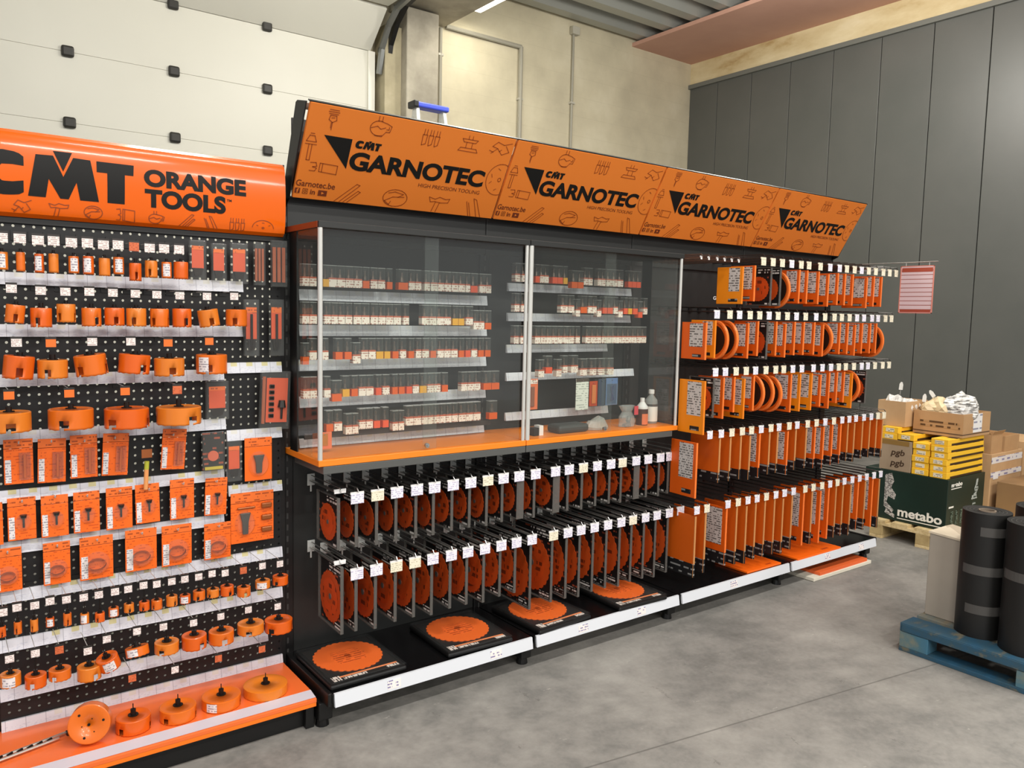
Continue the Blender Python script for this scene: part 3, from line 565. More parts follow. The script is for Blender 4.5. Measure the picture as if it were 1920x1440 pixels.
for i in range(4): sp.put('slanted orange header sign with black triangle and lettering, ' + pos[i], (i, .404, 2.10)).rotation_euler = (tilt, 0, 0)

# ------------------------------------------------------------------ the left pegboard gondola
pg = thing('pegboard_gondola', 'black perforated pegboard display with shiny orange base shelf', 'display shelving', (-1.1, 0, 0))
pm = mat('perforated_black_board', '0c0c0e', .5); N, hm_ = holes(pm, '', .0305, .0046)
tr = N.n('ShaderNodeBsdfTransparent'); mx = N.n('ShaderNodeMixShader'); N.l(hm_, mx.inputs[0]); N.l(N.b.outputs[0], mx.inputs[1]); N.l(tr.outputs[0], mx.inputs[2])
N.l(mx.outputs[0], [n for n in N.t.nodes if n.type == 'OUTPUT_MATERIAL'][0].inputs[0])
XL = -1.62
def wx(x): return x + 1.1                         # world x -> local x of the gondola
MB().box(wx(-1.05), .43, .155, wx(-.035), .434, 1.95).make('pegboard', pm, pg)
MB().box(wx(XL), .43, .155, wx(-1.055), .434, 1.95).make('pegboard', pm, pg)
for x in (-1.052, -.034, XL): MB().box(wx(x) - .02, .435, 0, wx(x) + .02, .50, 2.19).make('upright', BLACK, pg, bevel=.003)
MB().box(wx(XL), .42, 1.915, wx(-.03), .434, 1.945).make('top_rail', BLACK, pg)
MB().prism([(wx(XL), .43, .112), (wx(XL), .055, .112), (wx(XL), .055, .128), (wx(XL), .12, .1385), (wx(XL), .43, .1385)], (wx(-.035) - wx(XL), 0, 0)).make('base_shelf', OR_BASE, pg, bevel=.002)
MB().prism([(wx(XL), .113, .1390), (wx(XL), .062, .1307), (wx(XL), .062, .1322), (wx(XL), .113, .1405)], (wx(-.037) - wx(XL), 0, 0)).make('clear_strip', mat('grey_strip', 'c9c3cc', .3), pg)
MB().box(wx(XL), .056, .096, wx(-.036), .066, .128).make('front_edge', mat('orange_enamel_front', 'fa7a1c', .3), pg, bevel=.002)
MB().box(wx(XL), .11, .0, wx(-.07), .12, .112).make('plinth', BLACK, pg)
MB().box(wx(-.07), .08, .0, wx(-.035), .43, .112).make('base_leg', BLACK, pg, bevel=.003)
RAIL = None
def rail_mat(name, fade):
    m = mat(name, 'd8dae2', .35); N = NT(m); v, s = N.obj()
    cell = N.math('DIVIDE', s[0], .062); fr = N.math('FRACT', cell); fl = N.math('FLOOR', cell)
    wn = N.n('ShaderNodeTexWhiteNoise', noise_dimensions='2D'); cb = N.n('ShaderNodeCombineXYZ'); N.l(fl, cb.inputs[0]); N.l(N.math('FLOOR', N.math('DIVIDE', s[2], .07)), cb.inputs[1]); N.l(cb.outputs[0], wn.inputs['Vector'])
    up = N.math('GREATER_THAN', s[2], .006)
    yel = N.math('MULTIPLY', N.math('MULTIPLY', N.math('GREATER_THAN', fr, .45), N.math('LESS_THAN', fr, .85)), N.math('MULTIPLY', up, N.math('GREATER_THAN', wn.outputs['Value'], .35)))
    col = N.mix(N.math('MULTIPLY', yel, fade), 'dadce4', 'd3c97e')
    ln = N.math('LESS_THAN', fr, .035); col = N.mix(N.math('MULTIPLY', ln, .6), col, '8e8c96')
    tx = N.noise(v, 90, 2, .5, (1, 1, 3)); low = N.math('LESS_THAN', s[2], .002)
    col = N.mix(N.math('MULTIPLY', N.math('MULTIPLY', low, N.math('GREATER_THAN', tx, .56)), .25), col, '8c93b4')
    N.l(col, N.b.inputs['Base Color']); return m
rm_a = rail_mat('labelled_price_rail', .8); rm_b = rail_mat('plain_price_rail', .25)
def rail(x0, x1, z, m=rm_a, h=.042, y=.424, par=pg, base=None):
    base = par.location if base is None else base
    MB().prism([(x0 - (x0 + x1) / 2, -.012, -h / 2), (x0 - (x0 + x1) / 2, -.004, h / 2), (x0 - (x0 + x1) / 2, .004, h / 2), (x0 - (x0 + x1) / 2, .004, -h / 2)], (x1 - x0, 0, 0)).make('price_rail', m, par, loc=((x0 + x1) / 2 - base[0], y - base[1], z - base[2]))
for x0, x1, z, m in [(-1.05, -.192, 1.728, rm_b), (-1.05, -.195, 1.551, rm_b), (-1.05, -.270, 1.380, rm_b), (-.258, -.036, 1.405, rm_a), (-1.05, -.265, 1.183, rm_b), (-.261, -.036, 1.133, rm_b), (-1.05, -.273, .978, rm_a),
                     (-.257, -.036, .908, rm_a), (-1.05, -.275, .796, rm_b), (-1.05, -.036, .623, rm_a), (-1.05, -.036, .448, rm_a), (-1.05, -.10, .271, rm_b), (-1.05, -.036, .152, rm_b)]:
    rail(x0, x1, z, m)
    if x0 < -1.0: rail(XL, -1.056, z, m)
# bulging glossy sign over it
hs = thing('header_sign', 'wide glossy bulging orange sign with big black lettering over the pegboard', 'sign', (-.03, .43, 1.935))
ZH = .288; SAG = .05
def prof(z): q = abs(2 * z / ZH - 1); return -.022 * (1 - q ** 9) ** .5 - .012 * (1 - q * q) - .016
mb = MB(); n = 24; L = XL + .03
vs = [(x, prof(ZH * i / n), ZH * i / n) for x in (L, 0) for i in range(n + 1)] + [(x, .01, z) for x in (L, 0) for z in (0, ZH)]
b0 = 2 * (n + 1)
mb.add(vs, [(i, i + 1, n + 2 + i, n + 1 + i) for i in range(n)] + [tuple(range(n, -1, -1)) + (b0, b0 + 1), tuple(range(n + 1, 2 * n + 2)) + (b0 + 3, b0 + 2), (b0, b0 + 2, b0 + 3, b0 + 1)])
mb.make('sign_panel', OR_SIGN, hs, smooth=True)
def on_bulge(mb, name, m):
    me = mb.mesh(name, m); bm = bmesh.new(); bm.from_mesh(me)
    for k in range(1, 32):
        bmesh.ops.bisect_plane(bm, geom=bm.verts[:] + bm.edges[:] + bm.faces[:], plane_co=(0, 0, ZH * k / 32), plane_no=(0, 0, 1))
    for v in bm.verts: v.co.y = prof(min(max(v.co.z, .0), ZH)) - .0014
    bm.to_mesh(me); bm.free(); o = bpy.data.objects.new(name, me); COL.objects.link(o); o.parent = hs; return o
lt = MB(); emblem(lt, -1.041, .0675, -.561, .229); text(lt, 'ORANGE', -.528, .142, -.159, .205, 0, .05); text(lt, 'TOOLS', -.526, .0675, -.237, .134, 0, .05); text(lt, 'TM', -.233, .116, -.215, .125, 0, .02)
on_bulge(lt, 'lettering', INK)
for k, c in zip(['cutter', 'key', 'saw', 'block', 'head', 'rods', 'pair', 'bits', 'half'], [-.908, -.80, -.694, -.59, -.486, -.377, -.287, -.193, -.09]):
    dw = MB(); h_ = .030 if k != 'half' else .044; icon(dw, k, c - h_, .010, c + h_, .056 if k != 'half' else .07, .0026)
    on_bulge(dw, 'tool_drawing', BROWN_LINE)
MB().box(L, -.002, -.006, .004, .012, 0).box(.0, -.02, 0, .006, .012, ZH).make('sign_frame', BLACK, hs)

# ------------------------------------------------------------------ hooks with price tags
def hook_proto(length, tag_w, tag_h, tag_m, plate=False, r=.0022, drop=.006, arm_m=STEEL, holder=DARKW):
    """origin where the hook leaves the board; the arm points to the viewer (-y); tag hangs at its end"""
    h = thing('display_hook', '', 'hook')
    a = MB()
    if r < .002: a.tube([(0, 0, .01), (0, -length + .002, .01), (0, -length + .002, .004)], r, 5)
    else:
        a.tube([(-.006, 0, 0), (-.006, -length + .01, 0)], r, 5); a.tube([(.006, 0, 0), (.006, -length + .01, 0), (-.006, -length + .01, 0)], r, 5)
        a.tube([(0, 0, .022), (0, -length - .002, .022)], r * .8, 5); a.tube([(0, -length, .022), (0, -length - .012, .008)], r, 5)
    a.make('arm', arm_m, h)
    if plate: MB().box(-.017, -.006, -.022, .017, .0, .03).box(-.004, -.004, -.05, .004, 0, -.022).make('back_plate', mat('plate_zinc', 'cfd2ce', .4, .2), h, bevel=.002)
    else: MB().box(-.014, -.004, -.006, .014, .0, .028).make('back_plate', BLACK, h)
    t = MB().box(-tag_w / 2, -length - .004, drop - tag_h, tag_w / 2, -length - .0025, drop).make('price_tag', tag_m, h)
    MB().box(-tag_w / 2 - .001, -length - .003, drop - .002, tag_w / 2 + .001, -length + .002, drop + .007).make('tag_holder', holder, t)
    return Proto(h)
# ------------------------------------------------------------------ cup shaped hole saws
def cup(name, label, x, y, z, r, h, m, sticker, ang, group, arbor_h=.03, rod=.0, n=28, slots=True, flat_top=False):
    """origin on the bottom rim"""
    t = thing(name, label, 'hole saw', (x, y, z), 0, group)
    lev = [0, .12 * h, .5 * h, .96 * h, h]; rr = [r, r, r, r, r * .96]
    vs = []; fs = []
    for k, (zz, q) in enumerate(zip(lev, rr)):
        for i in range(n):
            a = 2 * pi * i / n; dz = -.0022 if (k == 0 and i % 2) else 0
            vs.append((q * cos(a), q * sin(a), zz + dz + (.0022 if k == 0 else 0)))
    gap = set()
    if slots:
        for c in (0, n // 3, 2 * n // 3):
            c0 = int((ang / (2 * pi)) * n) + c
            gap |= {((c0) % n, 0), ((c0) % n, 1), ((c0 + 1) % n, 1)}
    for k in range(4):
        for i in range(n):
            if (i, k) in gap: continue
            j = (i + 1) % n; fs.append((k * n + i, k * n + j, (k + 1) * n + j, (k + 1) * n + i))
    hole = min(r * .28, .012) if arbor_h else .002; o = len(vs)
    vs += [(hole * cos(2 * pi * i / n), hole * sin(2 * pi * i / n), h) for i in range(n)]
    fs += [(4 * n + i, 4 * n + (i + 1) % n, o + (i + 1) % n, o + i) for i in range(n)]
    c = MB(); c.add(vs, fs); co = c.make('cup', m, t, smooth=True)
    s = co.modifiers.new('wall', 'SOLIDIFY'); s.thickness = .0022; s.offset = -1
    ab = MB(); ah = max(hole, .006) * 1.25 if arbor_h else .004
    ab.cyl((0, 0, h - .01), (0, 0, h + .003), ah * 1.15, n=12).cyl((0, 0, h + .003), (0, 0, h + arbor_h), ah * .62, n=10)
    if rod: ab.cyl((0, 0, h + arbor_h), (0, 0, h + arbor_h + rod), .0018, n=6)
    ab.make('arbor', DTOOL, t)
    if sticker:
        st = MB(); a0 = radians(200 + 40 * random.random()); k = 7; w = min(.75, .02 / r)
        vv = [(1.015 * r * cos(a0 + w * (2 * i / k)), 1.015 * r * sin(a0 + w * (2 * i / k)), zz) for zz in (.12 * h, .88 * h) for i in range(k + 1)]
        st.add(vv, [(i, i + 1, k + 2 + i, k + 1 + i) for i in range(k)]); st.make('sticker', STK, t)
    return t
CUPM = [OR_CUP, OR_CUP2, OR_CUP3]
HK = dict(r=.0013, arm_m=mat('pale_wire', 'c6c5c1', .35, .2))
HP_P = hook_proto(.145, .034, .030, TAG_P, **HK); HP_W = hook_proto(.145, .030, .026, TAG_P, **HK); HP_O = hook_proto(.145, .030, .026, TAG_O, **HK); HP_R = hook_proto(.145, .032, .030, TAG_R, **HK)
HPl = hook_proto(.165, .026, .025, TAG_P, **HK)
HPo = hook_proto(.165, .026, .026, TAG_R, **HK)
def left_hook(p, i, n, rowname, x, z, ink, yb=.43):
    # tag centre is at x, z
    p.put('small hook with %s tag, %s from the left, %s' % (ink, nth(i), rowname), (x, yb, z + .012), 0, 'hooks on the pegboard')
TAGN = {'P': 'white', 'W': 'white', 'O': 'orange', 'R': 'brick red'}
HPM = {'P': HP_P, 'W': HP_W, 'O': HP_O, 'R': HP_R}
names = {1: 'top row of the pegboard', 2: 'second row of the pegboard', 3: 'third row of the pegboard', 4: 'fourth row of the pegboard'}
tagcol = {1: 'PPPPPPPPRPPP', 2: 'W' * 10, 3: 'WOWWOO', 4: 'OOOR'}
size = {1: 'narrow', 2: 'small', 3: 'medium', 4: 'wide'}
for r in (1, 2, 3, 4):
    n = len(D['row%d' % r])
    for i, ((x, y, z, rad, h, k), (tx, tz)) in enumerate(zip(D['row%d' % r], D['tag%d' % r]), 1):
        kind = 'with white sticker' if k else ('with dark slots' if r > 1 else 'with plain side')
        c = cup('hole_saw', '%s orange hole saw %s, %s from the left, %s' % (size[r], kind, nth(i), names[r]), x, y, z, rad, h, CUPM[(i * 7 + r) % 3], bool(k), radians(195 + (i * 67) % 90), 'hole saws on the pegboard',
                arbor_h=max(.012, tz - .035 - z - h), slots=(r > 1 or i in (3, 9, 10)))
        if (r, i) in ((2, 1), (3, 3), (3, 1), (2, 9), (3, 4)): c.rotation_euler = (0, radians({1: 6, 3: -7, 9: -9, 4: 5}[i]), 0)
        left_hook(HPM[tagcol[r][i - 1]], i, n, names[r], tx, tz, TAGN[tagcol[r][i - 1]])
names8 = {8: 'eighth row of the pegboard', 9: 'ninth row of the pegboard'}
for r in (8, 9):
    for i, ((x, y, z, rad, h, k), (tx, tz)) in enumerate(zip(D['row%d' % r], D['tag%d' % r]), 1):
        h = max(h, .032) if r == 8 else max(h, .034); rad = max(rad, .012)
        kind = 'with white sticker' if k else 'with dark arbor'
        c = cup('hole_saw', '%s orange hole saw %s, %s from the left, %s' % ('small' if r == 8 else 'broad', kind, nth(i), names8[r]), x, y, z, rad, h, CUPM[(i * 5 + r) % 3], bool(k), radians(200 + (i * 67) % 90), 'hole saws on the pegboard',
                arbor_h=.016, rod=max(.004, tz - .02 - z - h - .016))
        if r == 9 and i == 5: c.rotation_euler = (radians(8), radians(-18), 0)
        if r == 9 and i == 6: c.rotation_euler = (radians(-14), radians(-5), 0)
        red = (r, i) in ((8, 17), (9, 3))
        left_hook(HPo if red else HPl, i, 0, names8[r], tx, tz, 'brick red' if red else 'white')
bx = [(-.668, .19, .058, .052, ''), (-.518, .185, .0635, .047, ''), (-.361, .19, .071, .042, 's'), (-.189, .195, .083, .037, '')]
for i, ((x, y, rad, h, k), (tx, tz)) in enumerate(zip(bx, D['tag10']), 1):
    cup('hole_saw', 'large flat orange hole saw on the orange base shelf, %s of four' % nth(i), x, y, .1385, rad, h, CUPM[(1, 0, 0, 2)[i - 1]], bool(k), radians(215), 'large hole saws on the base shelf', arbor_h=.022, rod=.02, n=40, slots=i < 4)
    p = (HPo, HPl, HPo, HPo)[i - 1]
    left_hook(p, i, 4, 'lowest row above the base shelf', tx, tz + .006, 'brick red' if p is HPo else 'white')
# the saw lying on its side, its drilled face to the front, with its long drill
fs = cup('hole_saw', 'large orange hole saw lying on edge, its drilled face towards the front', -.80, .20, .205, .066, .05, OR_CUP, False, 0, 'large hole saws on the base shelf', arbor_h=.0, n=40, slots=False)
fs.rotation_euler = (radians(78), radians(8), radians(-18))
dh = MB()
for a, q in ((20, .045), (140, .045), (260, .045), (70, .02), (200, .022), (310, .03)): dh.cyl((q * cos(radians(a)), q * sin(radians(a)), .0495), (q * cos(radians(a)), q * sin(radians(a)), .0508), .0045 if q > .04 else .0022, n=8)
dh.make('drilled_hole', DTOOL, fs)
rd = thing('long_drill', 'long steel drill rods lying on the orange base shelf at the left', 'drill bit', (-.84, .28, .150), radians(193))
mb = MB(); mb.tube([(0, 0, 0), (.45, .012, 0)], .005, 8).tube([(.06, .022, .0), (.45, .034, 0)], .005, 8); mb.make('rod', mat('bright_rod', 'd8d2c6', .25, .8), rd, smooth=True)
mb = MB()
for k in range(9): mb.tube([(.08 + k * .03, .010, .002), (.095 + k * .03, .018, .002)], .0045, 6)
mb.make('spiral', DTOOL, rd); MB().cyl((-.05, 0, 0), (.03, .008, 0), .012, .010, n=12).make('arbor', DTOOL, rd)

# ------------------------------------------------------------------ cards and clear blisters on the pegboard
def card_proto(w, h, kind):
    """origin at the middle of the lower edge, back against y=0"""
    t = thing('blister_card', '', 'tool card')
    MB().box(-w / 2, -.003, 0, w / 2, 0, h * .79).make('card', CARDB if kind != 'bit' else OR_CARD, t, bevel=.001)
    MB().box(-w / 2, -.004, h * .80, w / 2, 0, h).make('hang_header', HEADB, t, bevel=.001)
    if kind in ('cup', 'ring', 'tube'):
        MB().box(-w * .46, -.0042, h * .04, -w * .26, -.003, h * .55).make('side_label', STK, t)
    b = MB()
    if kind == 'tube':
        b.box(.0, -.018, h * .10, w * .40, -.003, h * .70); MB().cyl((w * .2, -.010, h * .14), (w * .2, -.010, h * .66), .0045, n=8).make('cutter', mat('cutter_orange_brown', 'c75a18', .4), t)
    elif kind == 'cup':
        b.lathe([(.0001, -.024), (w * .16, -.022), (w * .26, -.012), (w * .30, -.003)], 20); b.v = [(x + w * .05, z, h * .40 + y * 1.25) for x, y, z in b.v]
        c = MB().cyl((w * .05, -.010, h * .52), (w * .05, -.010, h * .60), w * .10, w * .13, 12).cyl((w * .05, -.010, h * .30), (w * .05, -.010, h * .52), .0035, n=8); c.make('cutter', DARKW, t)
    elif kind == 'ring':
        b.lathe([(.0001, -.022), (w * .30, -.021), (w * .38, -.012), (w * .41, -.003)], 24); b.v = [(x, z, h * .36 + y) for x, y, z in b.v]
        c = MB(); k = 24
        vv = [(w * .27 * cos(2 * pi * i / k), -.012 + zz, h * .36 + w * .19 * sin(2 * pi * i / k)) for zz in (-.008, .006) for i in range(k)]
        c.add(vv, [(i, (i + 1) % k, k + (i + 1) % k, k + i) for i in range(k)]); c.make('cutter', mat('ring_brown', '8f4a22', .4, .3), t)
    elif kind in ('bit', 'set'):
        q = 0 if kind == 'bit' else -w * .18; s = 1 if kind == 'bit' else .62
        b.lathe([(.0001, -.024), (w * .30 * s, -.022), (w * .36 * s, -.012), (w * .38 * s, -.003)], 24); b.v = [(x + q, z, h * .38 + y * 1.25) for x, y, z in b.v]
        c = MB(); c.prism([(q - w * .20 * s, -.014, h * .60), (q + w * .20 * s, -.014, h * .60), (q + w * .12 * s, -.014, h * .42), (q + w * .10 * s, -.014, h * .18), (q - w * .10 * s, -.014, h * .18), (q - w * .12 * s, -.014, h * .42)], (0, .009, 0)); c.make('cutter', mat('bit_grey_steel', '5d5550', .3, .7), t, bevel=.002)
        if kind == 'set':
            e = MB()
            for zz in (.18, .42, .66): e.box(w * .20, -.016, h * zz, w * .44, -.003, h * (zz + .10))
            e.box(-w * .36, -.013, h * .68, w * .06, -.003, h * .72); e.make('small_cutters', mat('brass_brown', 'a0592c', .35, .4), t, bevel=.004)
    if b.v: b.make('bubble', CLEARB, t, smooth=True)
    return Proto(t)
sh_ = thing('display_hook', '', 'hook'); MB().tube([(0, 0, 0), (0, -.075, 0), (0, -.080, .008)], .0022, 6).make('arm', mat('pale_wire', 'c6c5c1', .35, .2), sh_); MB().box(-.012, -.004, -.01, .012, 0, .02).make('back_plate', BLACK, sh_)
SH = Proto(sh_)
tilts = {('5', 2): -1.5, ('5', 4): -3, ('5', 5): -4, ('6', 6): 1, ('6', 8): -2}
for key, nm in (('5', 'fifth row of the pegboard'), ('6', 'sixth row of the pegboard'), ('7', 'seventh row of the pegboard')):
    i = 0; protos = {}
    for x, z, w, h, k in D['card' + key]:
        if k:
            p = card_proto(w, h, k)
            p.put('big orange card with a clear bubble over a grey router bit' if k == 'bit' else 'widest orange blister card, a cutter set at the right pegboard edge', (x, .385, z), 0, 'cards on the pegboard'); continue
        i += 1; kind = {'5': 'tube', '6': 'cup', '7': 'ring'}[key]
        wkey = round(w, 2)
        if wkey not in protos: protos[wkey] = card_proto(w, h, kind)
        what = {'5': 'a tall cutter', '6': 'a small cup cutter', '7': 'a ring cutter'}[key]
        o = protos[wkey].put('orange card with %s, %s from the left, %s' % (what, nth(i), nm), (x, .385, z), 0, 'cards on the pegboard')
        o.rotation_euler = (radians(2), radians(-tilts.get((key, i), 0)), 0)
        SH.put('short pale hook holding the %s card from the left, %s' % (nth(i), nm), (x, .43, z + h - .012), 0, 'hooks of the cards')
def blister_proto(w, h, kind):
    t = thing('blister_pack', '', 'tool pack')
    sh = MB().box(-w / 2, -.022, 0, w / 2, 0, h)
    if kind == 'red' or kind == 'long':
        MB().box(-w * .36, -.012, h * .30, w * .36, -.008, h * .84).make('insert_card', RED_INS, t)
        MB().prism([(-w * .30, -.016, h * .30), (w * .30, -.016, h * .30), (w * .22, -.016, h * .12), (-w * .2, -.016, h * .10)], (0, .008, 0)).make('cutter', DTOOL, t)
        MB().box(-w * .36, -.013, h * .76, w * .36, -.0122, h * .86).make('printed_band', HEADB, t)
        if kind == 'long': MB().cyl((0, -.016, h * .1), (0, -.016, h * .74), .005, n=8).make('shank', DTOOL, t)
    elif kind == 'thin':
        mb = MB()
        for q in (-.3, 0, .3): mb.box(w * (q - .10), -.014, h * .10, w * (q + .10), -.006, h * .85)
        mb.make('insert_card', mat('rust_insert', 'a5532f', .5), t)
    elif kind == 'big':
        MB().box(-w * .30, -.016, h * .12, w * .42, -.012, h * .88).make('insert_card', RED_INS, t)
        m_ = MB()
        for k in range(6): m_.box(-w * .22, -.022, h * (.20 + k * .10), -w * .04, -.016, h * (.27 + k * .10))
        m_.make('small_parts', DTOOL, t, bevel=.003)
        MB().cyl((w * .22, -.020, h * .38), (w * .22, -.020, h * .50), w * .14, w * .10, 12).cyl((w * .22, -.020, h * .18), (w * .22, -.020, h * .38), w * .04, n=8).make('cutter', DARKW, t)
        MB().box(-w * .44, -.018, h * .10, -w * .34, -.010, h * .9).make('side_bar', mat('rust_insert', 'a5532f', .5), t)
    elif kind == 'dark':
        MB().box(-w * .46, -.006, h * .12, w * .46, -.002, h * .98).make('insert_card', printed('dark_insert', '24211e', '9a4a30', 2, 0, .02, .4, 40, .55), t)
        MB().cyl((0, -.010, h * .44), (0, -.006, h * .44), w * .24, n=22).make('disc', mat('salmon_disc', 'd8694a', .4), t)
        MB().box(-w * .38, -.012, h * .12, w * .42, -.008, h * .19).make('yellow_band', mat('olive_yellow', 'c9b43a', .5), t)
    sh.make('clear_shell', CLEARB, t, bevel=.003)
    return Proto(t)
lab = ['clear red-orange blister just right of the hole saws in the top row', 'clear red-orange blister, middle one of three in the top pegboard row', 'clear red-orange blister, right one of three in the top pegboard row',
       'narrow blister with rust strips, left of two at the pegboard top right', 'narrow blister with rust strips, right of two at the pegboard top right',
       'long clear pack with red-orange card, left one beside the second row', 'long clear pack with red-orange card, right one beside the second row',
       'clear blister with dark cutter, right of the wide fourth-row hole saws', 'big clear pack of small parts at the right pegboard edge', 'dark card with a salmon disc and a yellow band, fifth row of the pegboard', 'small red-orange clear blister left of the big router bit card']
for (x, z, w, h, k), l in zip(D['blis1'] + D['blis2'][:4], lab):
    o = blister_proto(w, h, k).put(l, (x, .395, z), 0, 'clear packs on the pegboard')
    if k == 'big': o.rotation_euler = (0, radians(2.5), 0)
x, z, w, h, k = D['blis2'][4]
t = thing('drill_stick', 'slim yellow-tipped tube hanging between orange cards in the fifth row', 'tool', (x - .004, .36, z - .015))
MB().cyl((0, 0, 0), (.004, 0, .075), .008, n=10).make('tube', mat('peach_tube', 'e59a5c', .4), t, smooth=True)
MB().cyl((.004, 0, .075), (.006, 0, .105), .0085, n=10).make('cap', mat('lime_cap', 'b7b83a', .4), t, smooth=True)
MB().box(-.012, -.002, .118, .024, 0, .150).make('hang_tag', mat('brown_tag', '9c5420', .5), t)

# ------------------------------------------------------------------ circular saw blade packs of bays one and two
def clam_proto(w, h, r, thick=.014, extra=0):
    """hangs edge-on: plate in the YZ plane, origin at the top front corner"""
    t = thing('saw_blade_pack', '', 'saw blade pack')
    MB().box(thick * .3, .004, -h, thick * .3 + .002, w - .004, 0).make('backing_card', BACKC, t)
    rim = MB().box(-thick / 2, 0, -h, thick / 2 + extra, .005, 0).box(-thick / 2, .006, -h, thick / 2 + extra, w, -h + .006).box(-thick / 2, w - .005, -h, thick / 2 + extra, w, 0).box(-thick / 2, .006, -.004, thick / 2 + extra, w - .005, 0)
    rim.make('clear_edge', MILKY, t, bevel=.001)
    n = 72; cy, cz = w * .52, -h * .56; o = []
    for i in range(n):
        a = 2 * pi * i / n; q = r if i % 3 else r * .955
        o.append((0, cy + q * cos(a), cz + q * sin(a)))
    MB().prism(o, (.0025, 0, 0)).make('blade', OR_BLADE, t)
    hb = MB().cyl((-.0012, cy, cz), (.0, cy, cz), r * .12, n=16).cyl((-.0016, cy, cz), (-.001, cy, cz), r * .05, n=10)
    hb.make('hub', mat('hub_grey', '8c8580', .35, .6), t)
    pr = MB(); k = 36
    pr.add([(-.0008, cy + q * r * cos(2 * pi * i / k), cz + q * r * sin(2 * pi * i / k)) for q in (.3, .72) for i in range(k)], [(i, (i + 1) % k, k + (i + 1) % k, k + i) for i in range(k)])
    pr.make('blade_print', printed('blade_ring_print', 'd24c14', '7c2c0c', 2, 1, .03, .6, 26, .55), t)
    MB().box(-.001, w * .06, -h * .97, .001, w * .30, -h * .90).make('printed_corner', printed('corner_print', '1a1716', 'd8d2cc', 2, 1, .016, .55, 60, .46), t)
    MB().box(-.001, w * .08, -h * .16, .001, w * .55, -h * .05).make('printed_corner', printed('corner_print', '1a1716', 'd8d2cc', 2, 1, .016, .55, 60, .46), t)
    return t
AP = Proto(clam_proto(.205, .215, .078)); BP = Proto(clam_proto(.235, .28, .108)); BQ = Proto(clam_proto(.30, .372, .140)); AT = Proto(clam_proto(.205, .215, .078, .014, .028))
HA_W = hook_proto(.30, .058, .042, TAG_W, True, .003, 0, STEEL, WHITE); HA_C = hook_proto(.30, .058, .042, TAG_C, True, .003, 0, STEEL, WHITE)
HB_W = hook_proto(.335, .056, .042, TAG_W, True, .003, 0, STEEL, WHITE); HB_C = hook_proto(.335, .056, .042, TAG_C, True, .003, 0, STEEL, WHITE)
ups = 'upper row below the cabinets'; los = 'lower row below the cabinets'
xa = [.105] + D['A'][:21]
for i, x in enumerate(xa, 1):
    z = .895
    thick = i in (11, 13, 19)
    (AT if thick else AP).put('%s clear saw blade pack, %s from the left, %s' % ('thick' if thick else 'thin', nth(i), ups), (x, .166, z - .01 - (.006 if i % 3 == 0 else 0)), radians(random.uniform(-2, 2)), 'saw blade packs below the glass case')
xb = [.105] + D['B'][:21]
for i, x in enumerate(xb, 1):
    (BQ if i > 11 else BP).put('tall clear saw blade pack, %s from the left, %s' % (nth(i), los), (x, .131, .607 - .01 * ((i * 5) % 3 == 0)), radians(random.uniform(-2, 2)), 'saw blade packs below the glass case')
for i, x in enumerate(D['A'], 1):
    p = HA_C if i in (2, 8, 14, 17) else HA_W
    p.put('long hook with %s tag, %s from the left, %s' % ('cream' if p is HA_C else 'white', nth(i), ups), (x, .462, .897), 0, 'hooks below the glass case')
for i, x in enumerate(D['B'], 1):
    p = HB_C if i in (3, 4, 12, 18) else HB_W
    p.put('long hook with %s tag, %s from the left, %s' % ('cream' if p is HB_C else 'white', nth(i), los), (x, .462, .590), 0, 'hooks below the glass case')
bare = hook_proto(.30, .050, .010, WHITE, True, .003, .012, STEEL, WHITE)
bare.put('bare long hook at the left end of the upper row below the cabinets', (.108, .462, .905), 0, 'hooks below the glass case')
bare.put('bare long hook at the left end of the lower row below the cabinets', (.108, .462, .610), 0, 'hooks below the glass case')
# four large blades lying flat on the base shelf
def flat_proto():
    t = thing('flat_saw_blade_pack', '', 'saw blade pack')
    MB().box(-.17, -.185, 0, .17, .185, .022).make('tray', BLACK, t, bevel=.008)
    MB().box(-.150, -.165, .022, .150, .165, .0245).make('printed_card', mat('dark_card', '1c1a19', .4), t)
    n = 90; o = [((.146 if i % 3 else .140) * cos(2 * pi * i / n), .025 + (.146 if i % 3 else .140) * sin(2 * pi * i / n), .025) for i in range(n)]
    MB().prism(o, (0, 0, .003)).make('blade', mat('orange_blade_face', 'ec6a26', .38), t)
    pr = MB().cyl((0, .025, .028), (0, .025, .0286), .016, n=18)
    for k in range(7): pr.box(-.075 + abs(k - 3) * .006, .075 - k * .018, .028, .075 - abs(k - 3) * .006, .081 - k * .018, .0286)
    pr.make('blade_print', printed('blade_face_print', 'ec6a26', 'a8420f', 1, 0, .02, .8, 50, .45), t)
    MB().box(-.11, -.142, .0245, .145, -.132, .0255).make('orange_bar', mat('bar_orange', 'f29460', .4), t)
    MB().box(-.145, -.165, .0245, -.11, -.125, .0254).box(-.10, -.163, .0245, .0, -.147, .0254).box(.09, -.163, .0245, .145, -.145, .0254).make('printed_words', printed('tray_print', 'd9cfc6', '3a3430', 0, 1, .011, .5, 60, .5), t)
    MB().box(-.168, -.183, .0255, .168, .183, .033).make('clear_lid', clear('lid_clear', 'ffffff', .12, .008, 1.2), t, bevel=.006)
    return t
fp = Proto(flat_proto())
for (x, y, rz), l in zip([(.178, .207, 0), (.722, .195, -2), (1.19, .185, 3), (1.725, .175, -2)], ['at the left end of the black base shelf', 'second from the left on the base shelf', 'third from the left on the base shelf', 'fourth from the left on the base shelf']):
    fp.put('black tray with large orange saw blade, ' + l, (x, y, .156), radians(rz), 'large blades lying on the base shelf')

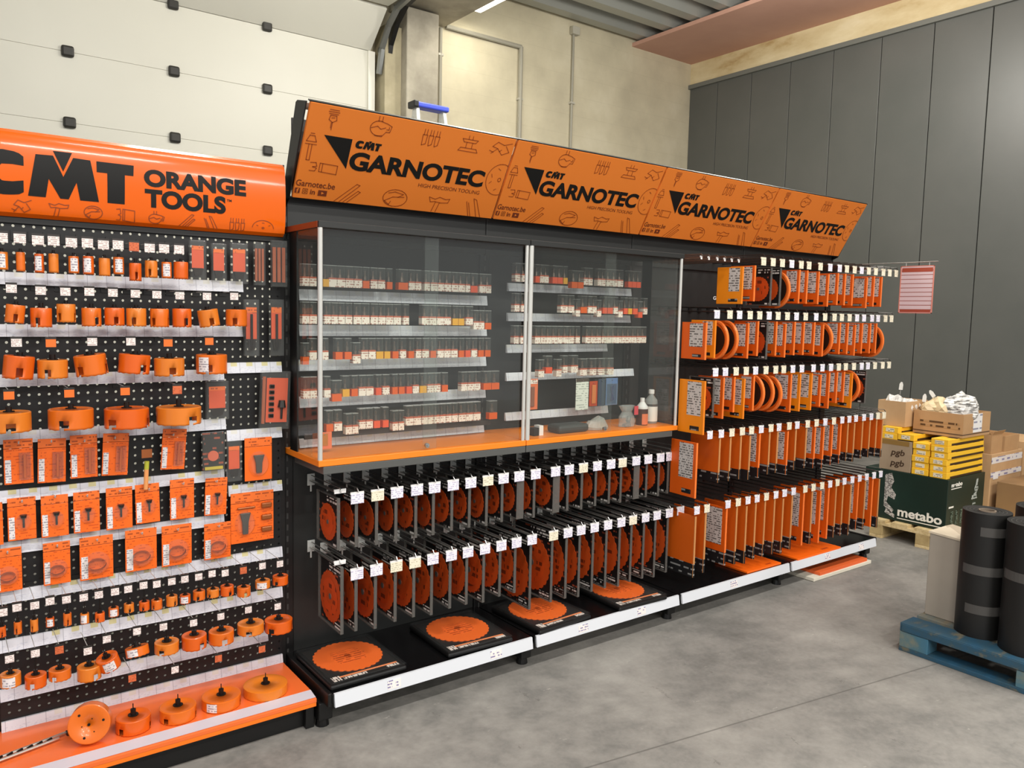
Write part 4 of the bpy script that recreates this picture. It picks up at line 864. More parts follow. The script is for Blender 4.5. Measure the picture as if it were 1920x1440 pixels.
# ------------------------------------------------------------------ orange sleeves of bays three and four
def sleeve_proto(w, h, m, brand=True, th=.011, label=True, wide=False, rim=None):
    t = thing('blade_sleeve', '', 'saw blade pack')
    MB().box(-th / 2, .0035, -h, th / 2, w, 0).make('sleeve', m, t, bevel=.0015)
    MB().box(-th / 2 - .0004, 0, -h, th / 2 + .0004, .0035, 0).make('front_edge', rim or OR_RIM, t)
    if label: MB().box(-th / 2 - .0012, w * (.10 if not wide else .12), -h * .66, -th / 2, w * (.52 if not wide else .66), -h * .03).make('product_label', LBL, t)
    if brand == 'dark': MB().box(-th / 2 - .001, .004, -h, -th / 2, w, -h * .78).box(-th / 2, -.0006, -h, th / 2, 0, -h * .78).make('brand_panel', BRAND, t)
    elif brand: MB().box(-th / 2 - .001, w * .16, -h * .94, -th / 2, w * .52, -h * .86).make('brand_panel', BRAND, t)
    return t
def round_proto(w, h, m=OR_RIM):
    t = thing('blade_sleeve', '', 'saw blade pack'); n = 18; th = .012
    o = [(-th / 2, w, -h * .02)] + [(-th / 2, w * .45 - w * .45 * sin(pi * i / n), -h / 2 + h * .5 * cos(pi * i / n)) for i in range(n + 1)] + [(-th / 2, w, -h * .98)]
    MB().prism(o, (th, 0, 0)).make('sleeve', OR_PACK, t)
    rm = MB()
    for i in range(n):
        a = pi * i / n; b = pi * (i + 1) / n
        p = lambda q, s: (w * .45 - w * s * sin(q), -h / 2 + h * (s + .05) * cos(q))
        (y0, z0), (y1, z1), (y2, z2), (y3, z3) = p(a, .45), p(b, .45), p(b, .405), p(a, .405)
        rm.prism([(-th / 2 - .003, y0 - .001, z0), (-th / 2 - .003, y1 - .001, z1), (-th / 2 - .003, y2, z2), (-th / 2 - .003, y3, z3)], (th + .006, 0, 0))
    rm.make('rim', m, t)
    MB().cyl((-th / 2 - .0015, w * .50, -h * .5), (-th / 2, w * .50, -h * .5), h * .385, n=30).make('blade', mat('dark_blade_face', '3a2a22', .35, .5), t)
    return t
HC_W = hook_proto(.50, .043, .038, TAG_W, False, .0026, 0, DARKW, WHITE); HC_C = hook_proto(.50, .043, .038, TAG_C, False, .0026, 0, DARKW, TAG_C)
HD_W = hook_proto(.46, .043, .038, TAG_W, False, .0026, 0, DARKW, WHITE); HD_C = hook_proto(.46, .043, .038, TAG_C, False, .0026, 0, DARKW, TAG_C)
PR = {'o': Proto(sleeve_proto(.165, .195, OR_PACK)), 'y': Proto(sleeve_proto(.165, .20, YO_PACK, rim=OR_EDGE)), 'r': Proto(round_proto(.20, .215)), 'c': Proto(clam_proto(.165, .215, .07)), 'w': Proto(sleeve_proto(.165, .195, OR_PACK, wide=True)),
      'O': Proto(sleeve_proto(.17, .225, OR_PACK, wide=True)), 'Y': Proto(sleeve_proto(.17, .225, YO_PACK, rim=OR_EDGE)), 'B': Proto(sleeve_proto(.175, .285, YO_PACK, wide=True, rim=OR_EDGE)),
      'L': Proto(sleeve_proto(.185, .30, OR_PACK, wide=True)), 'd': Proto(sleeve_proto(.20, .255, mat('rust_sleeve', 'cf5b10', .45), 'dark', label=False, rim=mat('tan_edge', 'c98a52', .5))), 'D': Proto(sleeve_proto(.20, .265, OR_PACK, 'dark', label=True)),  # rust tone likewise lowered for the shaded side faces
      'X': Proto(sleeve_proto(.235, .34, mat('rust_sleeve', 'cf5b10', .45), 'dark', label=False, rim=mat('tan_edge', 'c98a52', .5))),
      'Z': Proto(sleeve_proto(.235, .33, OR_PACK, 'dark', label=True, wide=True)), 'N': Proto(sleeve_proto(.225, .335, OR_PACK, True, wide=True))}
KD = {'o': 'flat orange sleeve', 'y': 'amber sleeve', 'r': 'round-nosed orange sleeve', 'c': 'clear pack with a blade', 'w': 'orange sleeve with broad grey label', 'O': 'orange sleeve with broad grey label', 'Y': 'amber sleeve', 'B': 'tall amber sleeve with broad label',
      'L': 'tall orange sleeve with broad label', 'd': 'orange sleeve with black foot', 'D': 'labelled orange sleeve with black foot', 'n': 'plain orange sleeve', 'X': 'large orange sleeve with black foot', 'Z': 'large labelled orange sleeve with black foot', 'N': 'large orange sleeve with grey label'}
ROWS = {1: (D['C1'], 1.963, -.04, ' ccrooooooo ooo  ', 'top orange pack row'), 2: (D['C2'], 1.664, -.04, 'yrroocoooooorooowoor ', 'second orange pack row'), 3: (D['C3'], 1.356, -.04, 'cOoYorrrOYYoOooYrc   ', 'third orange pack row'),
        4: (D['C4'], 1.010, 0, ' ddddDddDddDDDDdddddd', 'fourth orange pack row'), 5: (D['C5'], .603, 0, 'XXZXXXXXXXNXNNXXXZXNX', 'lowest orange pack row')}
TOP = {1: 1.935, 2: 1.632, 3: 1.325, 4: .990, 5: .580}
TG = {1: 'CCCWCCCWPCCPCCCCC', 2: 'WCPCCPCCWCWCCCCPWWWCC', 3: 'WWCCWCCCWWPWWCCCPWCCC', 4: 'WWCCCWCWCWCCWCWPPPPCC', 5: 'WCWCWWCWWWCCCWCWWWWWW'}
for r, (xs, zt, yt, kinds, nm) in ROWS.items():
    cnt = 0
    for i, x in enumerate(xs, 1):
        c = TG[r][i - 1]; pr = (HC_C if c == 'C' else HC_W) if r < 4 else (HD_C if c == 'C' else HD_W)
        pr.put('long hook with %s tag, %s from the left, %s' % ('cream' if c == 'C' else 'white', nth(i), nm), (x, .462, zt + .016), 0, 'hooks of the orange packs')
    extra = {1: [(2.335, 'y'), (2.44, 'o')], 2: [(2.055, 'w')], 3: [(2.065, 'B')], 4: [(2.07, 'L')], 5: []}[r]
    for x, k in extra + [(x, k) for x, k in zip(xs, kinds)]:
        if k == ' ': continue
        cnt += 1
        dy = -.02 if (x, k) in extra else .004
        PR[k].put('%s, %s from the left, %s' % (KD[k], nth(cnt), nm), (x, yt + dy, TOP[r] - (.012 if cnt % 4 == 1 else 0)), radians(random.uniform(-2.5, 2.5)), 'orange packs of the two right bays')
# bare hooks of the top row and the round mark on the back panel
eh = hook_proto(.46, .012, .012, WHITE, False, .0028, .006, mat('brown_wire', '7d6a60', .35, .7), WHITE)
for i, x in enumerate([2.06, 2.12, 2.19, 2.25, 2.31, 2.37], 1):
    eh.put('bare wire hook with white tip, %s from the left, left of the top row' % nth(i), (x, .462, 1.955), 0, 'bare hooks in the top row')
t = thing('round_emblem', 'round orange mark with white print on the back panel behind the amber sleeve', 'emblem', (2.835, .464, 1.845))
MB().cyl((0, 0, 0), (0, -.003, 0), .056, n=28).make('disc', mat('tan_orange_mark', 'a85a28', .5), t)
mb = MB(); text(mb, 'Garnotec', -.10, -.088, .065, -.066, 0, .02); mb.make('lettering', WHITE, t, loc=(0, -.002, 0))
# the hanging info sheet
t = thing('info_sheet', 'pink framed paper sheet with printed lines hanging from a rod at the right end', 'notice', (3.97, -.073, 2.005))
MB().tube([(0, .53, .026), (0, -.235, .028)], .003, 6).make('rod', STEEL, t)
MB().box(-.001, -.21, -.298, .001, 0, 0).make('paper', printed('lined_pink_paper', 'dcc6cb', '9c5a50', 2, 1, .028, .16, 12, .2), t)
for za, zb in ((-.035, -.008), (-.295, -.280)): MB().box(-.002, -.205, za, .002, -.006, zb).make('heading_bar', mat('brick_heading', 'a64a36', .5), t)
MB().box(-.0025, -.214, -.302, .0025, -.208, .004).box(-.0025, -.002, -.302, .0025, .004, .004).box(-.0025, -.214, -.302, .0025, .004, -.297).box(-.0025, -.214, 0, .0025, .004, .005).make('frame', mat('salmon_frame', 'd9897a', .4), t)
MB().tube([(0, -.03, 0), (0, -.03, .028)], .002, 5).tube([(0, -.18, 0), (0, -.18, .028)], .002, 5).make('hanger', clear('hanger_clear', 'ffffff', .2, .5), t)
# packs lying on the base shelf and boards pushed under it
for (x0, x1, y0, y1, l) in [(2.60, 2.93, .012, .15, 'orange sleeve lying flat on the base shelf under the third bay'), (3.08, 3.56, -.004, .18, 'large orange sleeve lying flat on the base shelf under the fourth bay')]:
    t = thing('flat_blade_sleeve', l, 'saw blade pack', ((x0 + x1) / 2, (y0 + y1) / 2, .156)); a = (x1 - x0) / 2; b = (y1 - y0) / 2
    MB().box(-a, -b, 0, a, b + .1, .012).make('sleeve', OR_CARD, t, bevel=.002); MB().box(a * .3, -b * .7, .012, a * .6, -b * .5, .0124).make('printed_mark', mat('dark_orange_print', 'b5430c', .5), t)
t = MB().box(-.34, 0, 0, .34, .42, .022).make('board', mat('cream_board', 'e3dccb', .6), bevel=.002, loc=(3.565, -.03, .002)); tag(t, 'cream board lying on the floor under the right end of the shelf', 'board')
t = MB().box(-.28, 0, 0, .28, .40, .02).make('board', mat('orange_board', 'ea6a34', .5), bevel=.002, loc=(3.585, -.022, .0245)); tag(t, 'orange board lying on the cream board under the shelf', 'board')

# ------------------------------------------------------------------ glass cabinets on the left two bays
def cabinet(x0, x1, label, side):
    c = thing('glass_cabinet', label, 'display cabinet', (x0, .10, 1.035), 0, 'glass cabinets'); w = x1 - x0
    MB().box(0, 0, 0, w, .36, .025).make('base_board', OR_EDGE, c, bevel=.002)
    MB().box(.02 if side < 0 else 0, .002, -.032, w - (.04 if side > 0 else 0), .30, -.001).make('under_rail', mat('grey_under_rail', '5f605e', .45, .3), c, bevel=.002)
    MB().box(0, .0, .920, w, .36, .945).make('top_board', CHAR, c, bevel=.002)
    if side < 0: MB().box(-.003, .01, .921, -.0005, .36, .944).make('top_edge', mat('brown_red_edge', '8a3a1a', .5), c)
    for px, pr in ((.010, .0095 if side < 0 else .011), (w - .012, .008)):
        MB().cyl((px, .010, .025), (px, .010, .920), pr, n=12).make('post', SILV, c, smooth=True)
    m = w * .5
    for a, b, y in ((.022, m + .03, .012), (m - .03, w - .024, .022)):
        MB().box(a, y, .028, b, y + .005, .918).make('glass_door', GLASS, c)
    sx = .004 if side < 0 else w - .009
    MB().box(sx, .022, .026, sx + .005, .224, .919).make('side_glass', GLASS, c)
    MB().box(.001 if side < 0 else w - .007, .225, .026, .007 if side < 0 else w - .001, .30, .919).make('rear_post', BLACK, c)
    MB().cyl((m - .02, .0, .045), (m - .02, .012, .045), .010, n=12).box(m - .024, -.006, .043, m - .016, .0, .047).make('lock', STEEL, c)
    return c
cl = cabinet(-.008, 1.006, 'left glass cabinet full of small router bit boxes', -1)
cr = cabinet(1.010, 2.045, 'right glass cabinet with bottles standing at its right end', 1)
cb = (-.008, .10, 1.035); cbr = (1.010, .10, 1.035)
rc = rail_mat('bluish_cabinet_rail', .1); RC = NT(rc)
for z in (1.704, 1.557, 1.411, 1.256): rail(.03, .975, z, rc, .046, .40, cl, cb)
rail(.03, .97, 1.082, rm_b, .038, .40, cl, cb)
MB().box(.038, .235, .072, .978, .245, .096).make('dark_rail', mat('dark_rail', '3a3634', .5), cl)
for x0, x1, z in ((1.10, 1.95, 1.775), (1.10, 1.95, 1.628), (1.10, 1.78, 1.470), (1.10, 1.99, 1.330), (1.10, 1.80, 1.130)): rail(x0, x1, z, rc, .04, .40, cr, cbr)
COLM = {'W': MINI, 'O': OR_PACK, 'Y': YEL, 'R': REDL}
COLN = {'W': 'white-labelled', 'O': 'orange-labelled', 'Y': 'yellow-labelled', 'R': 'red-labelled'}
def bit_proto(k):
    t = thing('router_bit_box', '', 'router bit box'); w = .0335
    MB().box(-w / 2, 0, .0, w / 2, .028, .088).make('clear_box', CLEAR, t)
    MB().box(-w / 2 - .0004, -.0006, .0, w / 2 + .0004, .029, .031).make('label_foot', COLM[k], t)
    if k == 'W': MB().box(-w / 2 - .0002, -.0004, .031, w / 2 + .0002, .029, .038).make('label_edge', mat('terracotta_edge', 'b8624a', .5), t)
    MB().cyl((0, .014, .034), (0, .014, .074), .0042, n=8).cyl((0, .014, .034), (0, .014, .052), .009, .007, n=8).make('router_bit', mat('bit_brown_steel', '6a5a52', .3, .6), t)
    MB().box(-w / 2, 0, .086, w / 2, .028, .089).make('box_rim', clear('rim_clear', 'ffffff', .15, .35, 1.4), t)
    return Proto(t)
BIT = {k: bit_proto(k) for k in 'WOYR'}
tier = {1: 'top tier', 2: 'second tier', 3: 'third tier', 4: 'fourth tier', 5: 'fifth tier'}
for side, data in (('left', D['case']), ('right', D['caser'])):
    for r, items in data.items():
        for i, (x, z, w, k) in enumerate(items, 1):
            o = BIT[k].put('small clear %s box, %s from the left, %s of the %s glass cabinet' % (COLN[k], nth(i), tier[r], side), (x, .298, z - .016), 0, 'router bit boxes in the glass cabinets')
            o.scale = (max(.75, min(1.35, w / .0345)), 1, 1)
for r, z in ((1, 1.815), (2, 1.670), (3, 1.515)):
    for j, x in enumerate((1.085, 1.125)):
        BIT['W'].put('small clear white-labelled box, %s behind the middle posts, %s of the right glass cabinet' % (nth(j + 1), tier[r]), (x, .298, z - .016), 0, 'router bit boxes in the glass cabinets')
# cards hanging low in the right cabinet
def hang_card(label, x0, x1, z0, z1, m, y=.30, extra=None, name='hanging_card'):
    t = thing(name, label, 'tool card', ((x0 + x1) / 2, y, z0)); w = (x1 - x0) / 2; h = z1 - z0
    MB().box(-w, -.004, 0, w, 0, h).make('card', m, t, bevel=.001)
    if extra: extra(t, w, h)
    MB().cyl((0, .05, h - .01), (0, -.01, h - .01), .002, n=6).make('hang_hook', STEEL, t)
    return t
hang_card('white printed sheet hanging in the right glass cabinet', 1.478, 1.565, 1.152, 1.316, printed('white_sheet_print', 'dfe3da', 'a9b0a8', 2, 0, .012, .4, 40, .5),
          extra=lambda t, w, h: MB().box(-w, -.005, h * .90, w, -.004, h).make('dark_heading', mat('sheet_heading', '4c4138', .5), t))
hang_card('orange-red tool card between the white sheet and the blue pack', 1.572, 1.628, 1.168, 1.300, mat('orange_red_card', 'b8441c', .45),
          extra=lambda t, w, h: MB().box(-w * .5, -.010, h * .1, w * .5, -.004, h * .85).make('tool', mat('tan_tool', 'd07a40', .4), t, bevel=.003))
hang_card('dark blue-grey card left of the pale blue pack', 1.634, 1.682, 1.165, 1.310, mat('navy_grey_card', '3a4658', .45))
hang_card('pale blue clear pack hanging at the right of the tool cards', 1.690, 1.775, 1.167, 1.312, mat('blue_grey_card', '5f7ba8', .4),
          extra=lambda t, w, h: (MB().box(-w * .9, -.014, h * .02, w * .9, -.004, h * .8).make('clear_bubble', CLEARB, t, bevel=.003), MB().prism([(-w * .3, -.008, h * .7), (w * .2, -.008, h * .72), (0, -.008, h * .45), (w * .4, -.008, h * .2), (-w * .3, -.008, h * .15), (-w * .1, -.008, h * .4)], (0, .003, 0)).make('tool', mat('navy_tool', '32406a', .4), t)))
hang_card('orange tool card seen behind the middle posts of the cabinets', 1.155, 1.225, 1.172, 1.325, mat('salmon_card', 'e0744a', .45),
          extra=lambda t, w, h: (MB().box(-w * .35, -.012, h * .1, w * .3, -.004, h * .75).make('tool', mat('brown_tool', '8a5a48', .4), t, bevel=.003), MB().box(-w * .9, -.005, h * .84, w * .9, -.004, h * .97).make('label_foot', MINI, t)))
hang_card('salmon card standing low behind the left post of the left cabinet', .055, .115, 1.075, 1.145, mat('salmon_card', 'e0744a', .45), .26,
          extra=lambda t, w, h: MB().box(-w * .4, -.006, h * .2, w * .4, -.004, h * .9).make('tool', mat('ochre_tool', 'b8701c', .4), t))
# things standing on the cabinet floor
zf = 1.0605
b = thing('bottle', 'tall white-labelled bottle with white cap in the right cabinet corner', 'bottle', (1.985, .245, zf))
pr = [(.0001, 0), (.034, 0), (.036, .006), (.036, .115), (.034, .128), (.016, .150), (.013, .156), (.013, .162)]
MB().lathe(pr, 24).make('bottle_body', clear('bottle_plastic', 'e6e4e0', .15, .35, 1.4), b, smooth=True)
MB().lathe([(.0364, .012), (.0366, .016), (.0366, .088), (.0364, .092)], 24).make('bottle_label', mat('white_bottle_label', 'efece6', .45), b, smooth=True)
MB().lathe([(.0366, .096), (.0368, .102), (.0366, .106)], 24).make('dark_band', mat('bottle_band', '4a4644', .4), b)
MB().lathe([(.0001, .186), (.013, .185), (.016, .182), (.016, .162), (.012, .160)], 20).make('cap', WHITE, b, smooth=True)
b = thing('bottle', 'shorter bottle with white shoulder and brown and orange label in the right cabinet', 'bottle', (1.885, .215, zf))
MB().lathe([(.0001, 0), (.031, 0), (.032, .005), (.032, .088)], 22).make('bottle_body', mat('brown_label', '4a2a20', .4), b, smooth=True)
MB().lathe([(.032, .088), (.031, .098), (.014, .122), (.012, .124), (.012, .146), (.0001, .147)], 22).make('shoulder', WHITE, b, smooth=True)
k = 8; vv = [(.0325 * cos(radians(225 + 12 * i)), .0325 * sin(radians(225 + 12 * i)), z) for z in (.004, .062) for i in range(k + 1)]
MB().add(vv, [(i, i + 1, k + 2 + i, k + 1 + i) for i in range(k)]).make('front_label', mat('orange_bottle_label', 'e07a4e', .45), b)
t = thing('plastic_bag', 'clear crumpled bag with a red label beside the bottles', 'bag', (1.755, .20, zf))
mb = MB(); prof_ = [(.001, 0), (.050, .004), (.054, .03), (.048, .06), (.034, .09), (.05, .125), (.03, .13)]
mb.lathe(prof_, 14); mb.v = [(x * (1 + .12 * sin(9 * z * 10 + x * 90)), y * .6, z * .9) for x, y, z in mb.v]
mb.make('bag_film', clear('bag_film', 'f4f4f4', .12, .25, 1.35), t)
MB().box(.022, -.034, .065, .05, -.031, .112).make('red_label', mat('rose_label', 'cf4550', .5), t); MB().cyl((-.02, 0, .004), (.02, .0, .012), .014, n=8).cyl((0, -.01, .03), (.015, .0, .05), .012, n=8).make('metal_parts', DARKW, t)
t = thing('tool_pouch', 'flat dark grey pouch lying on the right cabinet floor', 'pouch', (1.36, .215, zf))
mb = MB().box(-.10, -.05, 0, .10, .05, .042); mb.make('pouch', mat('dark_pouch', '3c3d3c', .6), t, bevel=.015)
t = thing('plastic_bag', 'low beige clear bag between the dark pouch and the red-labelled bag', 'bag', (1.545, .21, zf))
mb = MB().lathe([(.001, 0), (.075, .002), (.078, .015), (.05, .05), (.02, .058), (.001, .058)], 16); mb.v = [(x * 1.0, y * .6, z * (1 + .2 * sin(x * 60))) for x, y, z in mb.v]; mb.make('bag_film', clear('beige_bag', 'e9dfd2', .15, .4, 1.35), t)
t = thing('small_box', 'small black and white box at the left of the right cabinet floor', 'box', (1.145, .20, zf))
MB().box(-.03, -.02, 0, .002, .02, .038).make('dark_half', BLACK, t); MB().box(.0025, -.02, 0, .028, .02, .048).make('white_half', WHITE, t)

# ------------------------------------------------------------------ goods on the right: pallets, cartons, rolls
def pallet(x, y, lx, ly, label, m, m2, name='wooden_pallet', along='y'):
    t = thing(name, label, 'pallet', (x, y, 0))
    for i in range(3):
        yy = [0, ly / 2 - .05, ly - .10][i]
        for j in range(3):
            xx = [0, lx / 2 - .07, lx - .14][j]; MB().box(xx, yy, .022, xx + .14, yy + .10, .1).make('block', m2, t, bevel=.003)
        MB().box(0, yy, 0, lx, yy + .10, .022).make('bottom_board', m, t, bevel=.002)
    for j in range(3):
        xx = [0, lx / 2 - .07, lx - .14][j]; MB().box(xx, 0, .1, xx + .14, ly, .122).make('stringer_board', m, t, bevel=.002)
    n = 5
    for i in range(n):
        yy = (ly - .12) * i / (n - 1); MB().box(0, yy, .122, lx, yy + .12, .144).make('deck_board', m, t, bevel=.002)
    return t
wood = noisy('pale_pallet_wood', [(.3, 'b49a6a'), (.5, 'd2ba8a'), (.7, 'e0cda0')], 5, .75, 5, (1, 6, 6)); wood2 = noisy('pallet_block_wood', [(.3, '9c8458'), (.6, 'bda676')], 8, .8, 4)
bluew = noisy('worn_blue_paint', [(.34, '6a6554'), (.44, '2f4d5c'), (.6, '244f69'), (.78, '2d5a76')], 5, .6, 6, (1, 2.5, 4)); bluew2 = noisy('worn_blue_block', [(.3, '8a8468'), (.5, '4a6f7c'), (.7, '37708f')], 6, .7, 5)
bluedeck = noisy('worn_blue_deck', [(.36, '8a7d64'), (.55, '70756f'), (.72, '41677c')], 4, .7, 6, (1, 3, 1))
pallet(4.575, -.44, 1.2, .80, 'pale wooden pallet under the dark green carton', wood, wood2)
def pallet_long(x, y, label):                  # long side along y
    t = thing('wooden_pallet', label, 'pallet', (x, y, 0)); lx, ly = .80, 1.2
    for i in range(3):
        xx = [0, lx / 2 - .07, lx - .14][i]
        for j in range(3):
            yy = [0, ly / 2 - .07, ly - .14][j]; MB().box(xx, yy, .022, xx + .10, yy + .14, .1).make('block', bluew2, t, bevel=.003)
        MB().box(xx, 0, 0, xx + .10, ly, .022).make('bottom_board', bluew, t, bevel=.002)
    for j in range(3):
        yy = [0, ly / 2 - .07, ly - .14][j]; MB().box(0, yy, .1, lx, yy + .14, .122).make('stringer_board', bluew, t, bevel=.002)
    for i in range(5):
        xx = (lx - .13) * i / 4; MB().box(xx, 0, .122, xx + .13, ly, .144).make('deck_board', bluew if i == 0 else bluedeck, t, bevel=.002)
    MB().box(-.004, .01, .103, 0, ly - .01, .14).make('side_board', bluew, t, bevel=.002)
    return t
pallet_long(2.668, -2.06, 'worn blue pallet carrying the black rolls at the right edge')
t = thing('carton', 'tall off-white carton with a loose lid on the corner of the blue pallet', 'box', (2.885, -.955, .1445))
MB().box(0, -.082, 0, .17, .082, .428).make('carton_body', noisy('grey_white_board', [(.3, '9c9386'), (.7, 'aca397')], 2, .75, 3), t, bevel=.004)
MB().prism([(-.004, .086, .428), (.172, .086, .428), (.172, .05, .445), (.12, -.02, .452), (.05, -.08, .440), (-.004, -.086, .420)], (0, 0, .010)).make('lid_flap', mat('cream_board_flap', 'd8cbb4', .7), t)
rub = mat('black_rubber_roll', '100f0e', .5); tape = mat('grey_tape', '4a4846', .35)
def roll(x, y, r, h, label, bands):
    t = thing('black_roll', label, 'roll', (x, y, .1445), 0, 'black rolls on the blue pallet')
    mb = MB().lathe([(r * .34, 0), (r, 0), (r, h), (r * .34, h - .004)], 40); mb.make('sheet_roll', rub, t, smooth=True)
    mb = MB(); pts = [(q * r * .97 / 2 * .1 + 0, 0, 0) for q in (0,)]
    sp = [((.36 + .6 * i / 90) * r * cos(2 * pi * 4 * i / 90), (.36 + .6 * i / 90) * r * sin(2 * pi * 4 * i / 90), h - .002) for i in range(91)]
    mb.tube(sp, .002, 4); mb.make('roll_windings', mat('winding_grey', '3f3d3b', .5), t)
    MB().lathe([(r * .30, .004), (r * .36, .004), (r * .36, h + .002), (r * .30, h + .002), (r * .30, .004)], 24).make('core_tube', mat('card_core', '77695a', .7), t, smooth=True)
    for z, a0, a1 in bands:
        k = 18; vv = [((r + .0015) * cos(radians(a0 + (a1 - a0) * i / k)), (r + .0015) * sin(radians(a0 + (a1 - a0) * i / k)), zz) for zz in (z - .022, z + .022) for i in range(k + 1)]
        MB().add(vv, [(i, i + 1, k + 2 + i, k + 1 + i) for i in range(k)]).make('tape_band', tape, t)
    return t
roll(2.868, -1.142, .105, .605, 'slimmer black roll with three grey tape bands, beside the off-white carton', [(.52, 190, 255), (.33, 150, 262), (.14, 165, 258)])
roll(2.835, -1.372, .122, .60, 'front black roll cut by the right edge of the photo', [(.36, 130, 280)])
roll(3.22, -1.26, .12, .60, 'rear black roll behind the small white carton', [])
t = thing('carton', 'small white carton lying on the black rolls at the right edge', 'box', (3.03, -1.345, .7515)); MB().box(-.08, -.09, 0, .11, .08, .05).make('carton_body', mat('white_board', 'd9d6d0', .6), t, bevel=.003)
t.location = (3.12, -1.33, .7515)
# dark green carton
t = thing('carton', 'large dark green carton with white lettering on the pale pallet', 'box', (4.632, -.170, .1445))
MB().box(0, 0, 0, .59, .62, .378).make('carton_body', noisy('dark_green_print', [(.3, '12241d'), (.6, '172d25'), (.8, '1d372d')], 2, .4, 3), t, bevel=.003)
lt = MB(); text(lt, 'metabo', .15, .042, .475, .112, 0, .03); lt.box(.148, -.0002, .022, .475, 0, .029)
put_on(t, lt, mat('white_print', 'ece8dd', .5), 'lettering', t, (-.0014, .50, 0), (0, -1, 0), (0, 0, 1))
lt = MB(); text(lt, 'metabo', .03, .318, .20, .350, 0, .05); lt.box(.03, -.0002, .302, .19, 0, .309); lt.box(.01, 0, .165, .085, .0002, .178)
put_on(t, lt, mat('white_print', 'ece8dd', .5), 'lettering', t, (.02, -.0014, 0), (1, 0, 0), (0, 0, 1))
lt = MB()
for k in range(3): lt.box(.05 + k * .075, 0, .03, .085 + k * .075, .0002, .14)
put_on(t, lt, printed('faint_spec_print', '16291f', '6d8074', 2, 0, .012, .5, 60, .48), 'spec_print', t, (.02, -.0012, 0), (1, 0, 0), (0, 0, 1))
lt = MB().flat([(.36, .19), (.46, .19), (.44, .23), (.47, .27), (.45, .29), (.46, .35), (.43, .35), (.42, .30), (.40, .27), (.42, .24), (.37, .22)]).flat([(.38, .14), (.44, .15), (.43, .17), (.39, .17)])
put_on(t, lt, printed('saw_drawing_print', 'aab0aa', '3c4a42', 2, 0, .02, .6, 40, .5), 'tool_picture', t, (.02, -.0014, 0), (1, 0, 0), (0, 0, 1))
lt = MB().flat([(0, .34), (.05, .36), (.07, .30), (.05, .25), (.09, .20), (.08, .16), (.03, .18), (.02, .13), (.08, .08), (.06, .05), (0, .10)]).flat([(.01, .05), (.085, .02), (.09, .045), (.02, .085)])
put_on(t, lt, printed('saw_photo_print', 'c2beb8', '55504c', 2, 0, .008, .7, 60, .5), 'tool_picture', t, (-.0014, .46, 0), (0, -1, 0), (0, 0, 1))
ztop = .523
cb_ = noisy('brown_corrugated_board', [(.3, 'ab855c'), (.7, 'bd966b')], 3, .8, 4); cb2 = noisy('light_brown_board', [(.3, 'b8936a'), (.7, 'caa67c')], 3, .8, 4); cbd = noisy('grey_brown_board', [(.3, '94816a'), (.7, 'a5917a')], 3, .8, 4)
ydark = mat('dark_brown_print', '3a2616', .5); yell = mat('yellow_carton', 'f2bd2e', .5); ylab = printed('yellow_box_label', 'e4d9c0', '8a8578', 2, 1, .012, .5, 60, .5)
def ybox_proto():
    b = thing('yellow_box', '', 'box')
    MB().box(0, 0, 0, .57, .122, .047).make('carton_body', yell, b, bevel=.003)
    MB().box(.05, -.0012, .002, .56, 0, .017).make('dark_stripe', ydark, b); MB().box(.12, .0, .0472, .5, .07, .0478).make('dark_stripe', ydark, b)
    MB().box(-.0012, .03, .008, 0, .095, .036).make('end_label', ylab, b)
    return Proto(b)
YB = ybox_proto(); grp = 'yellow boxes stacked on the green carton'
for i in range(6): YB.put('flat yellow box with dark stripe, %s from the bottom of the right-hand stack' % nth(i + 1), (4.634 + .004 * (i % 2), -.155 + .003 * (i % 3), ztop + .0478 * i + .0004), 0, grp)
for i in range(5): YB.put('flat yellow box with pale end label, %s from the bottom of the middle stack' % nth(i + 1), (4.636 + .006 * (i % 2), -.022 + .002 * (i % 3), ztop + .0478 * i + .0004), 0, grp)
t = thing('carton', 'brown carton printed twice with three bold letters, left of the yellow boxes', 'box', (4.636, .108, ztop + .0005))
MB().box(0, 0, 0, .50, .24, .232).make('carton_body', cbd, t, bevel=.003); MB().box(-.0008, .02, .195, 0, .235, .2315).make('dark_stripe', mat('amber_brown_stripe', '8a6a34', .6), t)
lt = MB(); text(lt, 'pgb', .085, .105, .185, .165, 0, .018, .012); text(lt, 'pgb', .085, .025, .185, .085, 0, .018, .012); put_on(t, lt, mat('brown_letter_print', '3f2a1a', .6), 'lettering', t, (-.0014, .24, 0), (0, -1, 0), (0, 0, 1))
for i, (x, y, z, l) in enumerate([(4.64, .225, .7562, 'lower yellow box lying on the brown lettered carton'), (4.645, .222, .8042, 'upper yellow box lying on the brown lettered carton'), (4.64, .098, .7640, 'yellow box lying across the middle stack and the lettered carton')]):
    o = YB.put(l, (x, y, z), 0, grp)
def open_carton(label, x, y, z, lx, ly, h, m, flaps=(), t_=.006):
    c = thing('open_carton', label, 'box', (x, y, z))
    MB().box(0, 0, 0, lx, ly, t_).box(0, 0, t_, t_, ly, h).box(lx - t_, 0, t_, lx, ly, h).box(t_, 0, t_, lx - t_, t_, h).box(t_, ly - t_, t_, lx - t_, ly, h).make('carton_body', m, c)
    for f in flaps: MB().prism(f[0], f[1]).make('flap', m, c)
    return c
c = open_carton('open brown carton with printing, heaped with white bags, on top of the yellow stacks', 4.80, -.170, .8125, .44, .36, .172, cb_, t_=.008)
lt = MB()
lt.box(.05, -.0002, .088, .34, 0, .104).box(.05, -.0002, .058, .34, 0, .074)
put_on(c, lt, printed('carton_print', 'b08a60', '5a4028', 2, 0, .03, .9, 30, .46), 'printed_lines', c, (-.0014, .36, 0), (0, -1, 0), (0, 0, 1))
